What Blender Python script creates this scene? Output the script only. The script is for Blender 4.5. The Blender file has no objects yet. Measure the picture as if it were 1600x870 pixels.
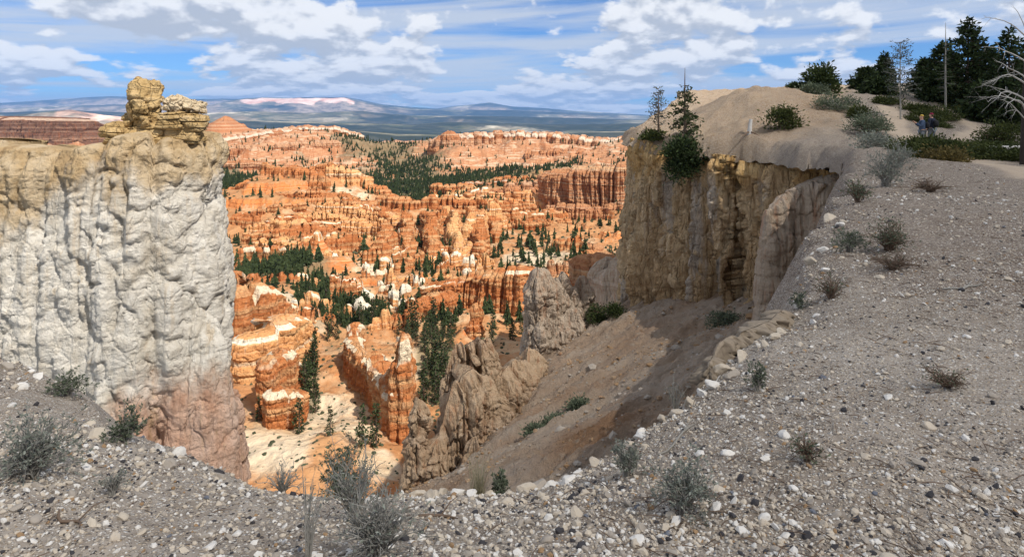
import bpy, math, random
import numpy as np
from mathutils import Vector, Matrix

scene = bpy.context.scene
COL = scene.collection
R = math.radians

# ------------------------------------------------------------------ camera, sky, sun, exposure
FPX, HORIZON = 1000.0, 180.0            # focal length in pixels of the 1600 px wide frame, row of the eye level
cam_d = bpy.data.cameras.new("camera")
cam_d.sensor_width = 36.0
cam_d.lens = FPX / 1600.0 * 36.0
cam_d.shift_y = -(435.0 - HORIZON) / 1600.0
cam_d.clip_start, cam_d.clip_end = 0.1, 300000.0
cam = bpy.data.objects.new("camera", cam_d)
cam.location = (0, 0, 0)
cam.rotation_euler = (R(90), 0, 0)
COL.objects.link(cam)
scene.camera = cam

SUN_AZ = R(137)                          # clockwise from the view direction (+Y): from the right, behind
SUN_EL = R(49)
sun_dir = Vector((math.sin(SUN_AZ) * math.cos(SUN_EL), math.cos(SUN_AZ) * math.cos(SUN_EL), math.sin(SUN_EL)))
sun_d = bpy.data.lights.new("sun", "SUN")
sun_d.energy = 4.6
sun_d.angle = R(0.5)
sun_d.color = (1.0, 0.95, 0.87)
sun = bpy.data.objects.new("sun", sun_d)
sun.rotation_euler = sun_dir.to_track_quat('Z', 'Y').to_euler()
sun.location = (60, -60, 90)
COL.objects.link(sun)

scene.view_settings.view_transform = 'Standard'
scene.view_settings.look = 'None'
scene.view_settings.exposure = 0.48
scene.view_settings.gamma = 1.0
scene.cycles.max_bounces = 6
scene.cycles.diffuse_bounces = 5
scene.cycles.transparent_max_bounces = 16
scene.cycles.volume_bounces = 0


# ------------------------------------------------------------------ node helper
class NT:
    def __init__(self, tree):
        self.t = tree
        tree.nodes.clear()

    def n(self, kind, props=None, **ins):
        nd = self.t.nodes.new(kind)
        for k, v in (props or {}).items():
            setattr(nd, k, v)
        for k, v in ins.items():
            key = int(k[1:]) if k[0] == 'i' and k[1:].isdigit() else k.replace('_', ' ')
            self.put(nd.inputs[key], v)
        return nd

    def put(self, sock, v):
        if isinstance(v, bpy.types.Node):
            v = v.outputs[0]
        if isinstance(v, bpy.types.NodeSocket):
            self.t.links.new(v, sock)
        else:
            if sock.type == 'RGBA' and len(v) == 3:
                v = (*v, 1.0)
            sock.default_value = v

    def math(self, op, a, b=0.0, c=None, clamp=False):
        nd = self.n('ShaderNodeMath', dict(operation=op, use_clamp=clamp), i0=a, i1=b)
        if c is not None:
            self.put(nd.inputs[2], c)
        return nd.outputs[0]

    def vmath(self, op, a, b=(0, 0, 0)):
        return self.n('ShaderNodeVectorMath', dict(operation=op), i0=a, i1=b).outputs[0]

    def mix(self, f, a, b, blend='MIX'):
        nd = self.n('ShaderNodeMix', dict(data_type='RGBA', blend_type=blend, clamp_factor=True))
        self.put(nd.inputs[0], f)
        self.put(nd.inputs[6], a)
        self.put(nd.inputs[7], b)
        return nd.outputs[2]

    def ramp(self, f, stops, interp='LINEAR'):
        nd = self.n('ShaderNodeValToRGB', Fac=f)
        cr = nd.color_ramp
        cr.interpolation = interp
        while len(cr.elements) < len(stops):
            cr.elements.new(0.5)
        for e, (p, c) in zip(cr.elements, stops):
            e.position = p
            e.color = (*c, 1.0) if isinstance(c, (tuple, list)) else (c, c, c, 1.0)
        return nd.outputs[0]

    def noise(self, vec, scale=1.0, detail=4.0, rough=0.55, dist=0.0, dim='3D'):
        nd = self.n('ShaderNodeTexNoise', dict(noise_dimensions=dim), Vector=vec, Scale=scale, Detail=detail, Roughness=rough, Distortion=dist)
        return nd.outputs[0]

    def step(self, v, lo, hi):
        nd = self.n('ShaderNodeMapRange', dict(interpolation_type='SMOOTHSTEP'), i0=v, i1=lo, i2=hi, i3=0.0, i4=1.0)
        return nd.outputs[0]

    def scaled(self, vec, s):
        return self.vmath('MULTIPLY', vec, s)

    def attr(self, name):
        return self.n('ShaderNodeAttribute', dict(attribute_name=name)).outputs[2]


# ------------------------------------------------------------------ sky with clouds
world = bpy.data.worlds.new("World")
scene.world = world
world.use_nodes = True
W = NT(world.node_tree)
sky = W.n('ShaderNodeTexSky', dict(sky_type='NISHITA', sun_disc=False, sun_elevation=SUN_EL, sun_rotation=SUN_AZ, altitude=2400.0, air_density=1.0, dust_density=0.3, ozone_density=2.5))
tc = W.n('ShaderNodeTexCoord')
sep = W.n('ShaderNodeSeparateXYZ', Vector=tc.outputs['Generated'])
dx, dy, dz = sep.outputs
azim = W.math('ARCTAN2', dx, dy)
elev = W.math('ARCSINE', W.math('MAXIMUM', dz, 0.0))
lev = W.math('LOGARITHM', W.math('ADD', elev, 0.045), 2.718)          # cloud banks get thinner towards the horizon
shrink = W.math('DIVIDE', 0.16, W.math('ADD', elev, 0.07))
ang = W.n('ShaderNodeCombineXYZ', X=W.math('MULTIPLY', azim, 9.5), Y=W.math('MULTIPLY', lev, 2.9), Z=0.0).outputs[0]


def cloud_density(vec, seed, cov0, cov1, scale=1.0, rough=0.54, dist=0.1):
    v = W.vmath('ADD', vec, (seed, seed * 0.37, seed * 1.7))
    n = W.noise(v, scale, 9.0, rough, dist)
    big = W.noise(v, scale * 0.34, 2.0, 0.5)
    puff = W.n('ShaderNodeTexVoronoi', dict(feature='F1'), Vector=W.vmath('ADD', v, W.scaled(W.n('ShaderNodeTexNoise', Vector=v, Scale=2.2, Detail=4.0).outputs['Color'], (0.5, 0.5, 0.5))), Scale=scale * 2.3).outputs['Distance']
    return W.math('ADD', W.math('ADD', W.math('MULTIPLY', n, 0.58), W.math('MULTIPLY', big, 0.62)), W.math('ADD', W.math('MULTIPLY', puff, -0.085), -0.015))


d0 = cloud_density(ang, 3.1, 0, 0)
d1 = cloud_density(W.vmath('ADD', ang, (0.02, 0.26, 0)), 3.1, 0, 0)
cum = W.step(d0, 0.515, 0.565)
toplit = W.step(W.math('SUBTRACT', d0, d1), -0.045, 0.05)
# long thin layers behind
ang2 = W.n('ShaderNodeCombineXYZ', X=W.math('MULTIPLY', azim, 2.2), Y=W.math('ADD', W.math('MULTIPLY', lev, 4.2), W.math('MULTIPLY', azim, -0.9)), Z=4.0).outputs[0]
cir = W.noise(ang2, 0.9, 6.0, 0.56, 0.5)
cirm = W.math('MULTIPLY', W.step(cir, 0.36, 0.62), 0.85)
cum_col = W.mix(toplit, (0.55, 0.59, 0.66), (1.05, 1.05, 1.05))
sky_c = W.mix(1.0, sky.outputs[0], (0.48, 0.76, 1.10), 'MULTIPLY')
bg_sky = W.n('ShaderNodeBackground', Color=sky_c, Strength=0.078)
bg_cir = W.n('ShaderNodeBackground', Color=(0.86, 0.92, 1.0), Strength=0.56)
bg_cum = W.n('ShaderNodeBackground', Color=cum_col, Strength=0.69)
m1 = W.n('ShaderNodeMixShader', i0=cirm, i1=bg_sky, i2=bg_cir)
m2 = W.n('ShaderNodeMixShader', i0=W.math('MULTIPLY', cum, 0.93), i1=m1, i2=bg_cum)
# below the horizon the ground reflects warm light
W.n('ShaderNodeOutputWorld', Surface=m2)

# ------------------------------------------------------------------ noise in numpy
def _h(ix, iy, iz, seed):
    h = (ix.astype(np.int64) * 374761393 + iy.astype(np.int64) * 668265263 + iz.astype(np.int64) * 2147483647 + seed * 1274126177) & 0xFFFFFFFF
    h = ((h ^ (h >> 13)) * 1274126177) & 0xFFFFFFFF
    h = h ^ (h >> 16)
    h = (h * 2246822519) & 0xFFFFFFFF
    h = h ^ (h >> 15)
    return (h & 0xFFFFFF).astype(np.float64) / 16777216.0


def vnoise(x, y, z=None, seed=0):
    if z is None:
        ix, iy = np.floor(x), np.floor(y)
        fx, fy = x - ix, y - iy
        fx, fy = fx * fx * fx * (fx * (fx * 6 - 15) + 10), fy * fy * fy * (fy * (fy * 6 - 15) + 10)
        o = np.zeros_like(ix)
        a = _h(ix, iy, o, seed) * (1 - fx) + _h(ix + 1, iy, o, seed) * fx
        b = _h(ix, iy + 1, o, seed) * (1 - fx) + _h(ix + 1, iy + 1, o, seed) * fx
        return (a * (1 - fy) + b * fy) * 2 - 1
    ix, iy, iz = np.floor(x), np.floor(y), np.floor(z)
    fx, fy, fz = x - ix, y - iy, z - iz
    fx, fy, fz = (f * f * f * (f * (f * 6 - 15) + 10) for f in (fx, fy, fz))
    out = 0
    for cz in (0, 1):
        a = _h(ix, iy, iz + cz, seed) * (1 - fx) + _h(ix + 1, iy, iz + cz, seed) * fx
        b = _h(ix, iy + 1, iz + cz, seed) * (1 - fx) + _h(ix + 1, iy + 1, iz + cz, seed) * fx
        out = out + (a * (1 - fy) + b * fy) * (fz if cz else 1 - fz)
    return out * 2 - 1


def fbm(x, y, z=None, octaves=4, seed=0, gain=0.5, ridged=False):
    x, y = np.asarray(x, float), np.asarray(y, float)
    tot, amp, s = 0.0, 1.0, 0.0
    for o in range(octaves):
        v = vnoise(x, y, z, seed + o * 17)
        tot = tot + amp * ((1 - 2 * np.abs(v)) if ridged else v)
        s += amp
        amp *= gain
        if z is None:
            x, y = 1.6 * x - 1.2 * y + 3.7, 1.2 * x + 1.6 * y - 1.3
        else:
            x, y, z = 1.6 * x - 1.2 * y + 3.7, 1.2 * x + 1.6 * y - 1.3, 2.03 * z + 5.1
    return tot / s


def worley(x, y, z, seed=0):
    ix, iy, iz = np.floor(x), np.floor(y), np.floor(z)
    f1 = np.full(x.shape, 9.0)
    f2 = np.full(x.shape, 9.0)
    cid = np.zeros(x.shape)
    for ox in (-1, 0, 1):
        for oy in (-1, 0, 1):
            for oz in (-1, 0, 1):
                cx, cy, cz = ix + ox, iy + oy, iz + oz
                d = (cx + _h(cx, cy, cz, seed) - x) ** 2 + (cy + _h(cx, cy, cz, seed + 1) - y) ** 2 + (cz + _h(cx, cy, cz, seed + 2) - z) ** 2
                nearer = d < f1
                f2 = np.where(nearer, f1, np.minimum(f2, d))
                cid = np.where(nearer, _h(cx, cy, cz, seed + 3), cid)
                f1 = np.where(nearer, d, f1)
    return np.sqrt(f1), np.sqrt(f2), cid


def smooth(v, lo, hi):
    t = np.clip((v - lo) / (hi - lo), 0, 1)
    return t * t * (3 - 2 * t)


def columns1d(c, seed):
    """cells along a line: distance to the nearest cell border (0..~.5), cell id, cell centre offset"""
    i = np.floor(c)
    z = np.zeros_like(i)
    best = np.full(c.shape, 9.0)
    sec = np.full(c.shape, 9.0)
    cid = np.zeros(c.shape)
    for o in (-1, 0, 1, 2):
        p = i + o + 0.2 + 0.6 * _h(i + o, z, z, seed)
        d = np.abs(p - c)
        near = d < best
        sec = np.where(near, best, np.minimum(sec, d))
        cid = np.where(near, _h(i + o, z, z, seed + 5), cid)
        best = np.where(near, d, best)
    return (sec - best) * 0.5, cid, best


class TPS:
    def __init__(self, pts, vals, reg=1e-4):
        p = np.array(pts, float)
        n = len(p)
        K = self.k(p, p) + reg * np.eye(n)
        P = np.hstack([np.ones((n, 1)), p])
        A = np.vstack([np.hstack([K, P]), np.hstack([P.T, np.zeros((3, 3))])])
        self.p, self.w = p, np.linalg.solve(A, np.concatenate([np.array(vals, float), np.zeros(3)]))

    @staticmethod
    def k(a, b):
        d = (a[:, None, 0] - b[None, :, 0]) ** 2 + (a[:, None, 1] - b[None, :, 1]) ** 2
        return 0.5 * d * np.log(d + 1e-12)

    def __call__(self, x, y):
        shp = np.shape(x)
        q = np.stack([np.ravel(x), np.ravel(y)], 1).astype(float)
        out = np.empty(len(q))
        for s in range(0, len(q), 40000):
            c = q[s:s + 40000]
            out[s:s + 40000] = self.k(c, self.p) @ self.w[:-3] + self.w[-3] + c @ self.w[-2:]
        return out.reshape(shp)


def at(px, py, Y):
    """the point at depth Y metres that lies on the sight line of a spot in the photograph"""
    return ((px - 800.0) / FPX * Y, float(Y), (HORIZON - py) / FPX * Y)


def lateral(px, Y):
    return (px - 800.0) / FPX * Y


# ------------------------------------------------------------------ mesh helper
def quads_of_grid(n, m, wrap=False):
    """indices of the quads of an n x m grid (n rows, m columns), optionally closed along the columns"""
    i = np.arange(n - 1)[:, None]
    j = np.arange(m if wrap else m - 1)[None, :]
    j2 = (j + 1) % m
    return np.stack([i * m + j, i * m + j2, (i + 1) * m + j2, (i + 1) * m + j], -1).reshape(-1, 4)


def mesh_of(name, V, F, mats, smooth_shade=True, attrs=None, mat_idx=None):
    V = np.asarray(V, np.float32)
    Fs = [f for f in (F if isinstance(F, list) else [F]) if len(f)]
    me = bpy.data.meshes.new(name)
    me.vertices.add(len(V))
    me.vertices.foreach_set('co', V.ravel())
    loops = np.concatenate([np.asarray(f).ravel() for f in Fs]).astype(np.int32)
    tot = np.concatenate([np.full(len(f), np.asarray(f).shape[1]) for f in Fs])
    starts = np.concatenate([[0], np.cumsum(tot)[:-1]]).astype(np.int32)
    me.loops.add(len(loops))
    me.loops.foreach_set('vertex_index', loops)
    me.polygons.add(len(tot))
    me.polygons.foreach_set('loop_start', starts)
    if mat_idx is not None:
        me.polygons.foreach_set('material_index', np.asarray(mat_idx, np.int32))
    me.polygons.foreach_set('use_smooth', np.full(len(tot), bool(smooth_shade)))
    for k, v in (attrs or {}).items():
        a = me.attributes.new(k, 'FLOAT', 'POINT')
        a.data.foreach_set('value', np.asarray(v, np.float32))
    me.update(calc_edges=True)
    for m in (mats if isinstance(mats, (list, tuple)) else [mats]):
        me.materials.append(m)
    return me


def link(name, me, parent=None, loc=None):
    o = bpy.data.objects.new(name, me)
    COL.objects.link(o)
    if loc is not None:
        o.location = loc
    if parent is not None:
        o.parent = parent
    return o


def tag(o, label=None, cat=None, group=None, kind=None):
    for k, v in (('label', label), ('category', cat), ('group', group), ('kind', kind)):
        if v:
            o[k] = v
    return o


def empty(name, loc):
    return link(name, None, loc=loc)


def copy_tree(o, loc=None, rz=0.0, sc=1.0, parent=None):
    c = o.copy()
    COL.objects.link(c)
    if parent is not None:
        c.parent = parent
    else:
        c.location = loc
        c.rotation_euler = (0, 0, rz)
        c.scale = sc if hasattr(sc, '__len__') else (sc, sc, sc)
    for ch in o.children:
        copy_tree(ch, parent=c)
    return c


class Geo:
    """collects vertices and faces for one mesh"""
    def __init__(self):
        self.v, self.q, self.t, self.n, self.mq, self.mt = [], [], [], 0, [], []

    def add(self, V, Q=None, T=None, mat=0):
        V = np.asarray(V, float)
        self.v.append(V)
        if Q is not None and len(Q):
            self.q.append(np.asarray(Q) + self.n)
            self.mq.append(np.full(len(Q), mat))
        if T is not None and len(T):
            self.t.append(np.asarray(T) + self.n)
            self.mt.append(np.full(len(T), mat))
        self.n += len(V)

    def mesh(self, name, mats, smooth_shade=False):
        F = ([np.concatenate(self.q)] if self.q else []) + ([np.concatenate(self.t)] if self.t else [])
        M = np.concatenate(self.mq + self.mt)
        return mesh_of(name, np.concatenate(self.v), F, mats, smooth_shade, mat_idx=M)


def tube(pts, radii, sides=6, closed_tip=True):
    P = np.array(pts, float)
    r = np.array(radii, float)
    d = np.gradient(P, axis=0)
    d /= np.linalg.norm(d, axis=1, keepdims=True) + 1e-9
    ref = np.array([0.31, 0.87, 0.38])
    a = np.cross(d, ref)
    a /= np.linalg.norm(a, axis=1, keepdims=True) + 1e-9
    b = np.cross(d, a)
    th = np.linspace(0, 2 * np.pi, sides, endpoint=False)
    V = P[:, None] + r[:, None, None] * (a[:, None] * np.cos(th)[None, :, None] + b[:, None] * np.sin(th)[None, :, None])
    return V.reshape(-1, 3), quads_of_grid(len(P), sides, True)


def leaves(P, D, length, width, rng, flat=0.0):
    """rhombic leaf-like faces at P pointing along D"""
    n = len(P)
    D = D / (np.linalg.norm(D, axis=1, keepdims=True) + 1e-9)
    r = rng.normal(size=(n, 3))
    r[:, 2] += flat
    S = np.cross(D, r)
    S /= np.linalg.norm(S, axis=1, keepdims=True) + 1e-9
    L = np.broadcast_to(np.asarray(length, float), (n,))[:, None]
    Wd = np.broadcast_to(np.asarray(width, float), (n,))[:, None]
    V = np.stack([P, P + D * L * 0.5 + S * Wd * 0.5, P + D * L, P + D * L * 0.45 - S * Wd * 0.5], 1).reshape(-1, 3)
    return V, np.arange(4 * n).reshape(-1, 4)


def icosphere(sub):
    t = (1 + 5 ** 0.5) / 2
    V = np.array([(-1, t, 0), (1, t, 0), (-1, -t, 0), (1, -t, 0), (0, -1, t), (0, 1, t), (0, -1, -t), (0, 1, -t), (t, 0, -1), (t, 0, 1), (-t, 0, -1), (-t, 0, 1)], float)
    F = np.array([(0, 11, 5), (0, 5, 1), (0, 1, 7), (0, 7, 10), (0, 10, 11), (1, 5, 9), (5, 11, 4), (11, 10, 2), (10, 7, 6), (7, 1, 8), (3, 9, 4), (3, 4, 2), (3, 2, 6), (3, 6, 8), (3, 8, 9), (4, 9, 5), (2, 4, 11), (6, 2, 10), (8, 6, 7), (9, 8, 1)])
    for _ in range(sub):
        e = np.sort(np.concatenate([F[:, [0, 1]], F[:, [1, 2]], F[:, [2, 0]]]), axis=1)
        u, inv = np.unique(e, axis=0, return_inverse=True)
        inv = inv.reshape(3, -1) + len(V)
        V = np.concatenate([V, (V[u[:, 0]] + V[u[:, 1]]) / 2])
        a, b, c = inv
        F = np.concatenate([np.stack([F[:, 0], a, c], 1), np.stack([F[:, 1], b, a], 1), np.stack([F[:, 2], c, b], 1), np.stack([a, b, c], 1)])
    return V / np.linalg.norm(V, axis=1, keepdims=True), F

# ------------------------------------------------------------------ materials
def new_mat(name):
    m = bpy.data.materials.new(name)
    m.use_nodes = True
    return m, NT(m.node_tree)


def finish(nt, color, bump=None, rough=0.95, bump_strength=0.6, dist=0.1, spec=0.15):
    b = nt.n('ShaderNodeBsdfPrincipled', Base_Color=color, Roughness=rough, Specular_IOR_Level=spec)
    if bump is not None:
        bp = nt.n('ShaderNodeBump', Strength=bump_strength, Distance=dist, Height=bump)
        nt.t.links.new(bp.outputs[0], b.inputs['Normal'])
    nt.n('ShaderNodeOutputMaterial', Surface=b)


def plain_mat(name, color, rough=0.9, vary=0.25, scale=6.0, spec=0.2):
    m, nt = new_mat(name)
    pos = nt.n('ShaderNodeNewGeometry').outputs['Position']
    n = nt.noise(pos, scale, 4)
    oi = nt.n('ShaderNodeObjectInfo').outputs['Random']
    f = nt.math('ADD', nt.math('MULTIPLY', n, 0.7), nt.math('MULTIPLY', oi, 0.3))
    lo = tuple(c * (1 - vary) for c in color)
    hi = tuple(min(1, c * (1 + vary)) for c in color)
    finish(nt, nt.mix(f, lo, hi), n, rough, 0.3, 0.02, spec)
    return m


def leaf_mat(name, dark, light, scale=2.0, rough=0.75):
    m, nt = new_mat(name)
    g = nt.n('ShaderNodeNewGeometry')
    n = nt.noise(g.outputs['Position'], scale, 3)
    f = nt.math('ADD', nt.math('MULTIPLY', n, 0.55), nt.math('MULTIPLY', g.outputs['Random Per Island'], 0.45))
    c = nt.ramp(f, [(0.25, dark), (0.75, light)])
    d = nt.n('ShaderNodeBsdfPrincipled', Base_Color=c, Roughness=rough, Specular_IOR_Level=0.2)
    t = nt.n('ShaderNodeBsdfTranslucent', Color=c)
    s = nt.n('ShaderNodeMixShader', i0=0.22, i1=d, i2=t)
    nt.n('ShaderNodeOutputMaterial', Surface=s)
    return m


def cracks(nt, pos, scale, width=0.06):
    """dark-edged joints between blocks, as relief: 0 in the joint, 1 on the block"""
    wv = nt.n('ShaderNodeTexNoise', Vector=pos, Scale=scale * 1.4, Detail=4.0).outputs['Color']
    p = nt.vmath('ADD', pos, nt.scaled(wv, (0.5 / scale,) * 3))
    v = nt.n('ShaderNodeTexVoronoi', dict(feature='DISTANCE_TO_EDGE'), Vector=nt.scaled(p, (1.0, 1.0, 0.6)), Scale=scale)
    return nt.step(v.outputs['Distance'], 0.0, width)


def hoodoo_mat(name, stops, band=0.11, warp=3.0, fine=1.0, pale_col=(0.76, 0.62, 0.44), wash=0.5):
    """layered rock: colour follows the height of the beds, streaked downwards; 'pale' marks the bleached caps"""
    m, nt = new_mat(name)
    pos = nt.n('ShaderNodeNewGeometry').outputs['Position']
    sx = nt.n('ShaderNodeSeparateXYZ', Vector=pos)
    w = nt.noise(nt.scaled(pos, (0.02 * fine, 0.02 * fine, 0.02 * fine)), 1.0, 4)
    z = nt.math('ADD', sx.outputs[2], nt.math('MULTIPLY', w, warp))
    beds = nt.n('ShaderNodeTexNoise', dict(noise_dimensions='1D'), W=z, Scale=band, Detail=5.0, Roughness=0.62).outputs[0]
    blot = nt.noise(pos, 0.045 * fine, 5, 0.6)
    f = nt.math('ADD', nt.math('MULTIPLY', beds, 0.95), nt.math('MULTIPLY', blot, 0.07))
    col = nt.ramp(f, stops)
    st = nt.noise(nt.scaled(pos, (0.9 * fine, 0.9 * fine, 0.07 * fine)), 1.0, 5, 0.6)
    col = nt.mix(nt.math('MULTIPLY', nt.step(st, 0.56, 0.74), wash * 0.6), col, pale_col)
    col = nt.mix(nt.math('MULTIPLY', nt.step(st, 0.5, 0.28), 0.45), col, (0.36, 0.12, 0.04))
    pale = nt.attr('pale')
    pn = nt.math('ADD', pale, nt.math('MULTIPLY', nt.math('SUBTRACT', nt.noise(pos, 0.3 * fine, 4), 0.5), 0.7))
    col = nt.mix(nt.step(pn, 0.35, 0.65), col, pale_col)
    b = nt.math('ADD', nt.noise(pos, 0.8 * fine, 7, 0.68), nt.math('MULTIPLY', beds, 1.5))
    b = nt.math('ADD', b, nt.math('MULTIPLY', nt.noise(nt.scaled(pos, (1.1 * fine, 1.1 * fine, 0.10 * fine)), 1.0, 3, 0.5), 1.2))
    finish(nt, col, b, 0.95, 1.0, 1.1 / fine)
    return m


ORANGE = hoodoo_mat("orange_rock", [(0.30, (0.36, 0.11, 0.035)), (0.42, (0.54, 0.225, 0.085)), (0.49, (0.42, 0.14, 0.045)), (0.55, (0.60, 0.34, 0.16)), (0.62, (0.48, 0.185, 0.065)), (0.72, (0.64, 0.45, 0.275))])
CREAMY = hoodoo_mat("cream_and_orange_rock", [(0.30, (0.62, 0.26, 0.09)), (0.42, (0.72, 0.45, 0.22)), (0.52, (0.66, 0.30, 0.11)), (0.60, (0.76, 0.60, 0.40)), (0.72, (0.70, 0.40, 0.18))], pale_col=(0.80, 0.70, 0.54))
PINK = hoodoo_mat("pink_banded_rock", [(0.30, (0.36, 0.135, 0.055)), (0.42, (0.52, 0.25, 0.12)), (0.50, (0.42, 0.17, 0.075)), (0.58, (0.60, 0.38, 0.23)), (0.66, (0.48, 0.215, 0.10)), (0.76, (0.66, 0.50, 0.36))], band=0.08, fine=0.4, pale_col=(0.68, 0.54, 0.41))
BUTTE = hoodoo_mat("tan_banded_rock", [(0.28, (0.46, 0.18, 0.07)), (0.40, (0.52, 0.27, 0.13)), (0.50, (0.40, 0.17, 0.08)), (0.58, (0.56, 0.38, 0.23)), (0.70, (0.54, 0.26, 0.11))], band=0.12, fine=0.5, pale_col=(0.56, 0.43, 0.29))
MESA = hoodoo_mat("dark_red_banded_rock", [(0.30, (0.10, 0.05, 0.035)), (0.42, (0.24, 0.115, 0.07)), (0.50, (0.12, 0.06, 0.04)), (0.60, (0.32, 0.19, 0.125)), (0.72, (0.17, 0.08, 0.05))], band=0.06, fine=0.2, pale_col=(0.52, 0.36, 0.26), wash=0.3)
GREYROCK = hoodoo_mat("grey_rock", [(0.30, (0.37, 0.275, 0.20)), (0.45, (0.48, 0.39, 0.30)), (0.58, (0.41, 0.315, 0.23)), (0.72, (0.53, 0.44, 0.35))], band=0.3, fine=4.0, pale_col=(0.58, 0.51, 0.43), wash=0.6)
TANROCK = hoodoo_mat("tan_pinnacle_rock", [(0.30, (0.380, 0.259, 0.161)), (0.45, (0.494, 0.362, 0.241)), (0.58, (0.414, 0.287, 0.184)), (0.72, (0.540, 0.414, 0.299))], band=0.3, fine=4.0, pale_col=(0.529, 0.448, 0.368), wash=0.5)


def white_cliff_mat():
    m, nt = new_mat("white_limestone")
    pos = nt.n('ShaderNodeNewGeometry').outputs['Position']
    z = nt.n('ShaderNodeSeparateXYZ', Vector=pos).outputs[2]
    x = nt.n('ShaderNodeSeparateXYZ', Vector=pos).outputs[0]
    w = nt.noise(nt.scaled(pos, (0.35, 0.35, 0.2)), 1.0, 5, 0.6)
    w2 = nt.noise(nt.scaled(pos, (0.8, 0.8, 0.5)), 1.0, 6, 0.65)
    white = nt.ramp(w2, [(0.25, (0.42, 0.345, 0.255)), (0.42, (0.55, 0.50, 0.42)), (0.58, (0.66, 0.62, 0.55)), (0.8, (0.54, 0.455, 0.34))])
    tan = nt.ramp(w2, [(0.25, (0.26, 0.165, 0.08)), (0.45, (0.42, 0.30, 0.165)), (0.62, (0.53, 0.42, 0.28)), (0.8, (0.37, 0.25, 0.125))])
    pink = nt.ramp(w2, [(0.25, (0.44, 0.24, 0.15)), (0.5, (0.56, 0.37, 0.27)), (0.75, (0.58, 0.44, 0.36))])
    # ochre beds on top and to the left, white body, pink foot
    zt = nt.math('ADD', z, nt.math('MULTIPLY', nt.math('ADD', nt.math('MULTIPLY', nt.math('SUBTRACT', w, 0.5), 1.0), nt.math('MULTIPLY', nt.math('SUBTRACT', w2, 0.5), 0.7)), 9.0))
    zt = nt.math('SUBTRACT', zt, nt.math('MULTIPLY', nt.step(x, -20.5, -25.0), -2.0))
    col = nt.mix(nt.step(zt, -4.3, -2.2), white, tan)
    zp = nt.math('ADD', z, nt.math('MULTIPLY', nt.math('SUBTRACT', w, 0.5), 2.0))
    zp = nt.math('ADD', zp, nt.math('MULTIPLY', nt.step(x, -17.5, -19.5), 2.6))
    col = nt.mix(nt.step(nt.math('ADD', zp, nt.math('MULTIPLY', nt.math('SUBTRACT', w2, 0.5), 5.0)), -11.6, -14.6), col, pink)
    st = nt.noise(nt.scaled(pos, (2.4, 2.4, 0.12)), 1.0, 5, 0.6)
    col = nt.mix(nt.math('MULTIPLY', nt.step(st, 0.56, 0.72), 0.45), col, (0.50, 0.36, 0.20))
    b = nt.math('ADD', nt.noise(pos, 4.0, 9, 0.72), nt.math('MULTIPLY', cracks(nt, nt.scaled(pos, (1, 1, 0.7)), 0.8), 0.22))
    b = nt.math('ADD', b, nt.math('MULTIPLY', cracks(nt, pos, 3.0, 0.10), 0.06))
    finish(nt, col, b, 0.95, 1.0, 0.26)
    return m


def right_cliff_mat():
    m, nt = new_mat("ochre_limestone")
    pos = nt.n('ShaderNodeNewGeometry').outputs['Position']
    z = nt.n('ShaderNodeSeparateXYZ', Vector=pos).outputs[2]
    w = nt.noise(nt.scaled(pos, (0.3, 0.3, 0.12)), 1.0, 5, 0.6)
    w2 = nt.noise(nt.scaled(pos, (1.1, 1.1, 0.5)), 1.0, 6, 0.65)
    ochre = nt.ramp(w2, [(0.25, (0.351, 0.195, 0.072)), (0.45, (0.623, 0.383, 0.150)), (0.62, (0.779, 0.532, 0.253)), (0.8, (0.546, 0.325, 0.117))])
    body = nt.ramp(w2, [(0.25, (0.376, 0.240, 0.123)), (0.45, (0.584, 0.403, 0.227)), (0.62, (0.714, 0.532, 0.325)), (0.8, (0.506, 0.331, 0.168))])
    grey = nt.ramp(w2, [(0.3, (0.468, 0.403, 0.338)), (0.7, (0.649, 0.584, 0.519))])
    zt = nt.math('ADD', z, nt.math('MULTIPLY', nt.math('SUBTRACT', w, 0.5), 8.0))
    col = nt.mix(nt.step(zt, -5.5, -3.0), body, ochre)
    st = nt.noise(nt.scaled(pos, (0.55, 0.55, 0.09)), 1.0, 5, 0.6)
    col = nt.mix(nt.math('MULTIPLY', nt.math('MULTIPLY', nt.step(st, 0.50, 0.62), nt.step(z, -3.0, -5.0)), 0.75), col, grey)
    st2 = nt.noise(nt.scaled(pos, (3.0, 3.0, 0.2)), 1.0, 5, 0.6)
    col = nt.mix(nt.math('MULTIPLY', nt.step(st2, 0.52, 0.68), 0.65), col, (0.22, 0.125, 0.055))
    col = nt.mix(nt.math('MULTIPLY', nt.step(st2, 0.46, 0.34), 0.5), col, (0.62, 0.46, 0.27))
    b = nt.math('ADD', nt.noise(pos, 3.0, 9, 0.72), nt.math('MULTIPLY', cracks(nt, nt.scaled(pos, (1, 1, 0.5)), 0.9), 0.40))
    b = nt.math('ADD', b, nt.math('MULTIPLY', cracks(nt, pos, 2.8, 0.10), 0.18))
    finish(nt, col, b, 0.95, 1.0, 0.34)
    return m


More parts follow.
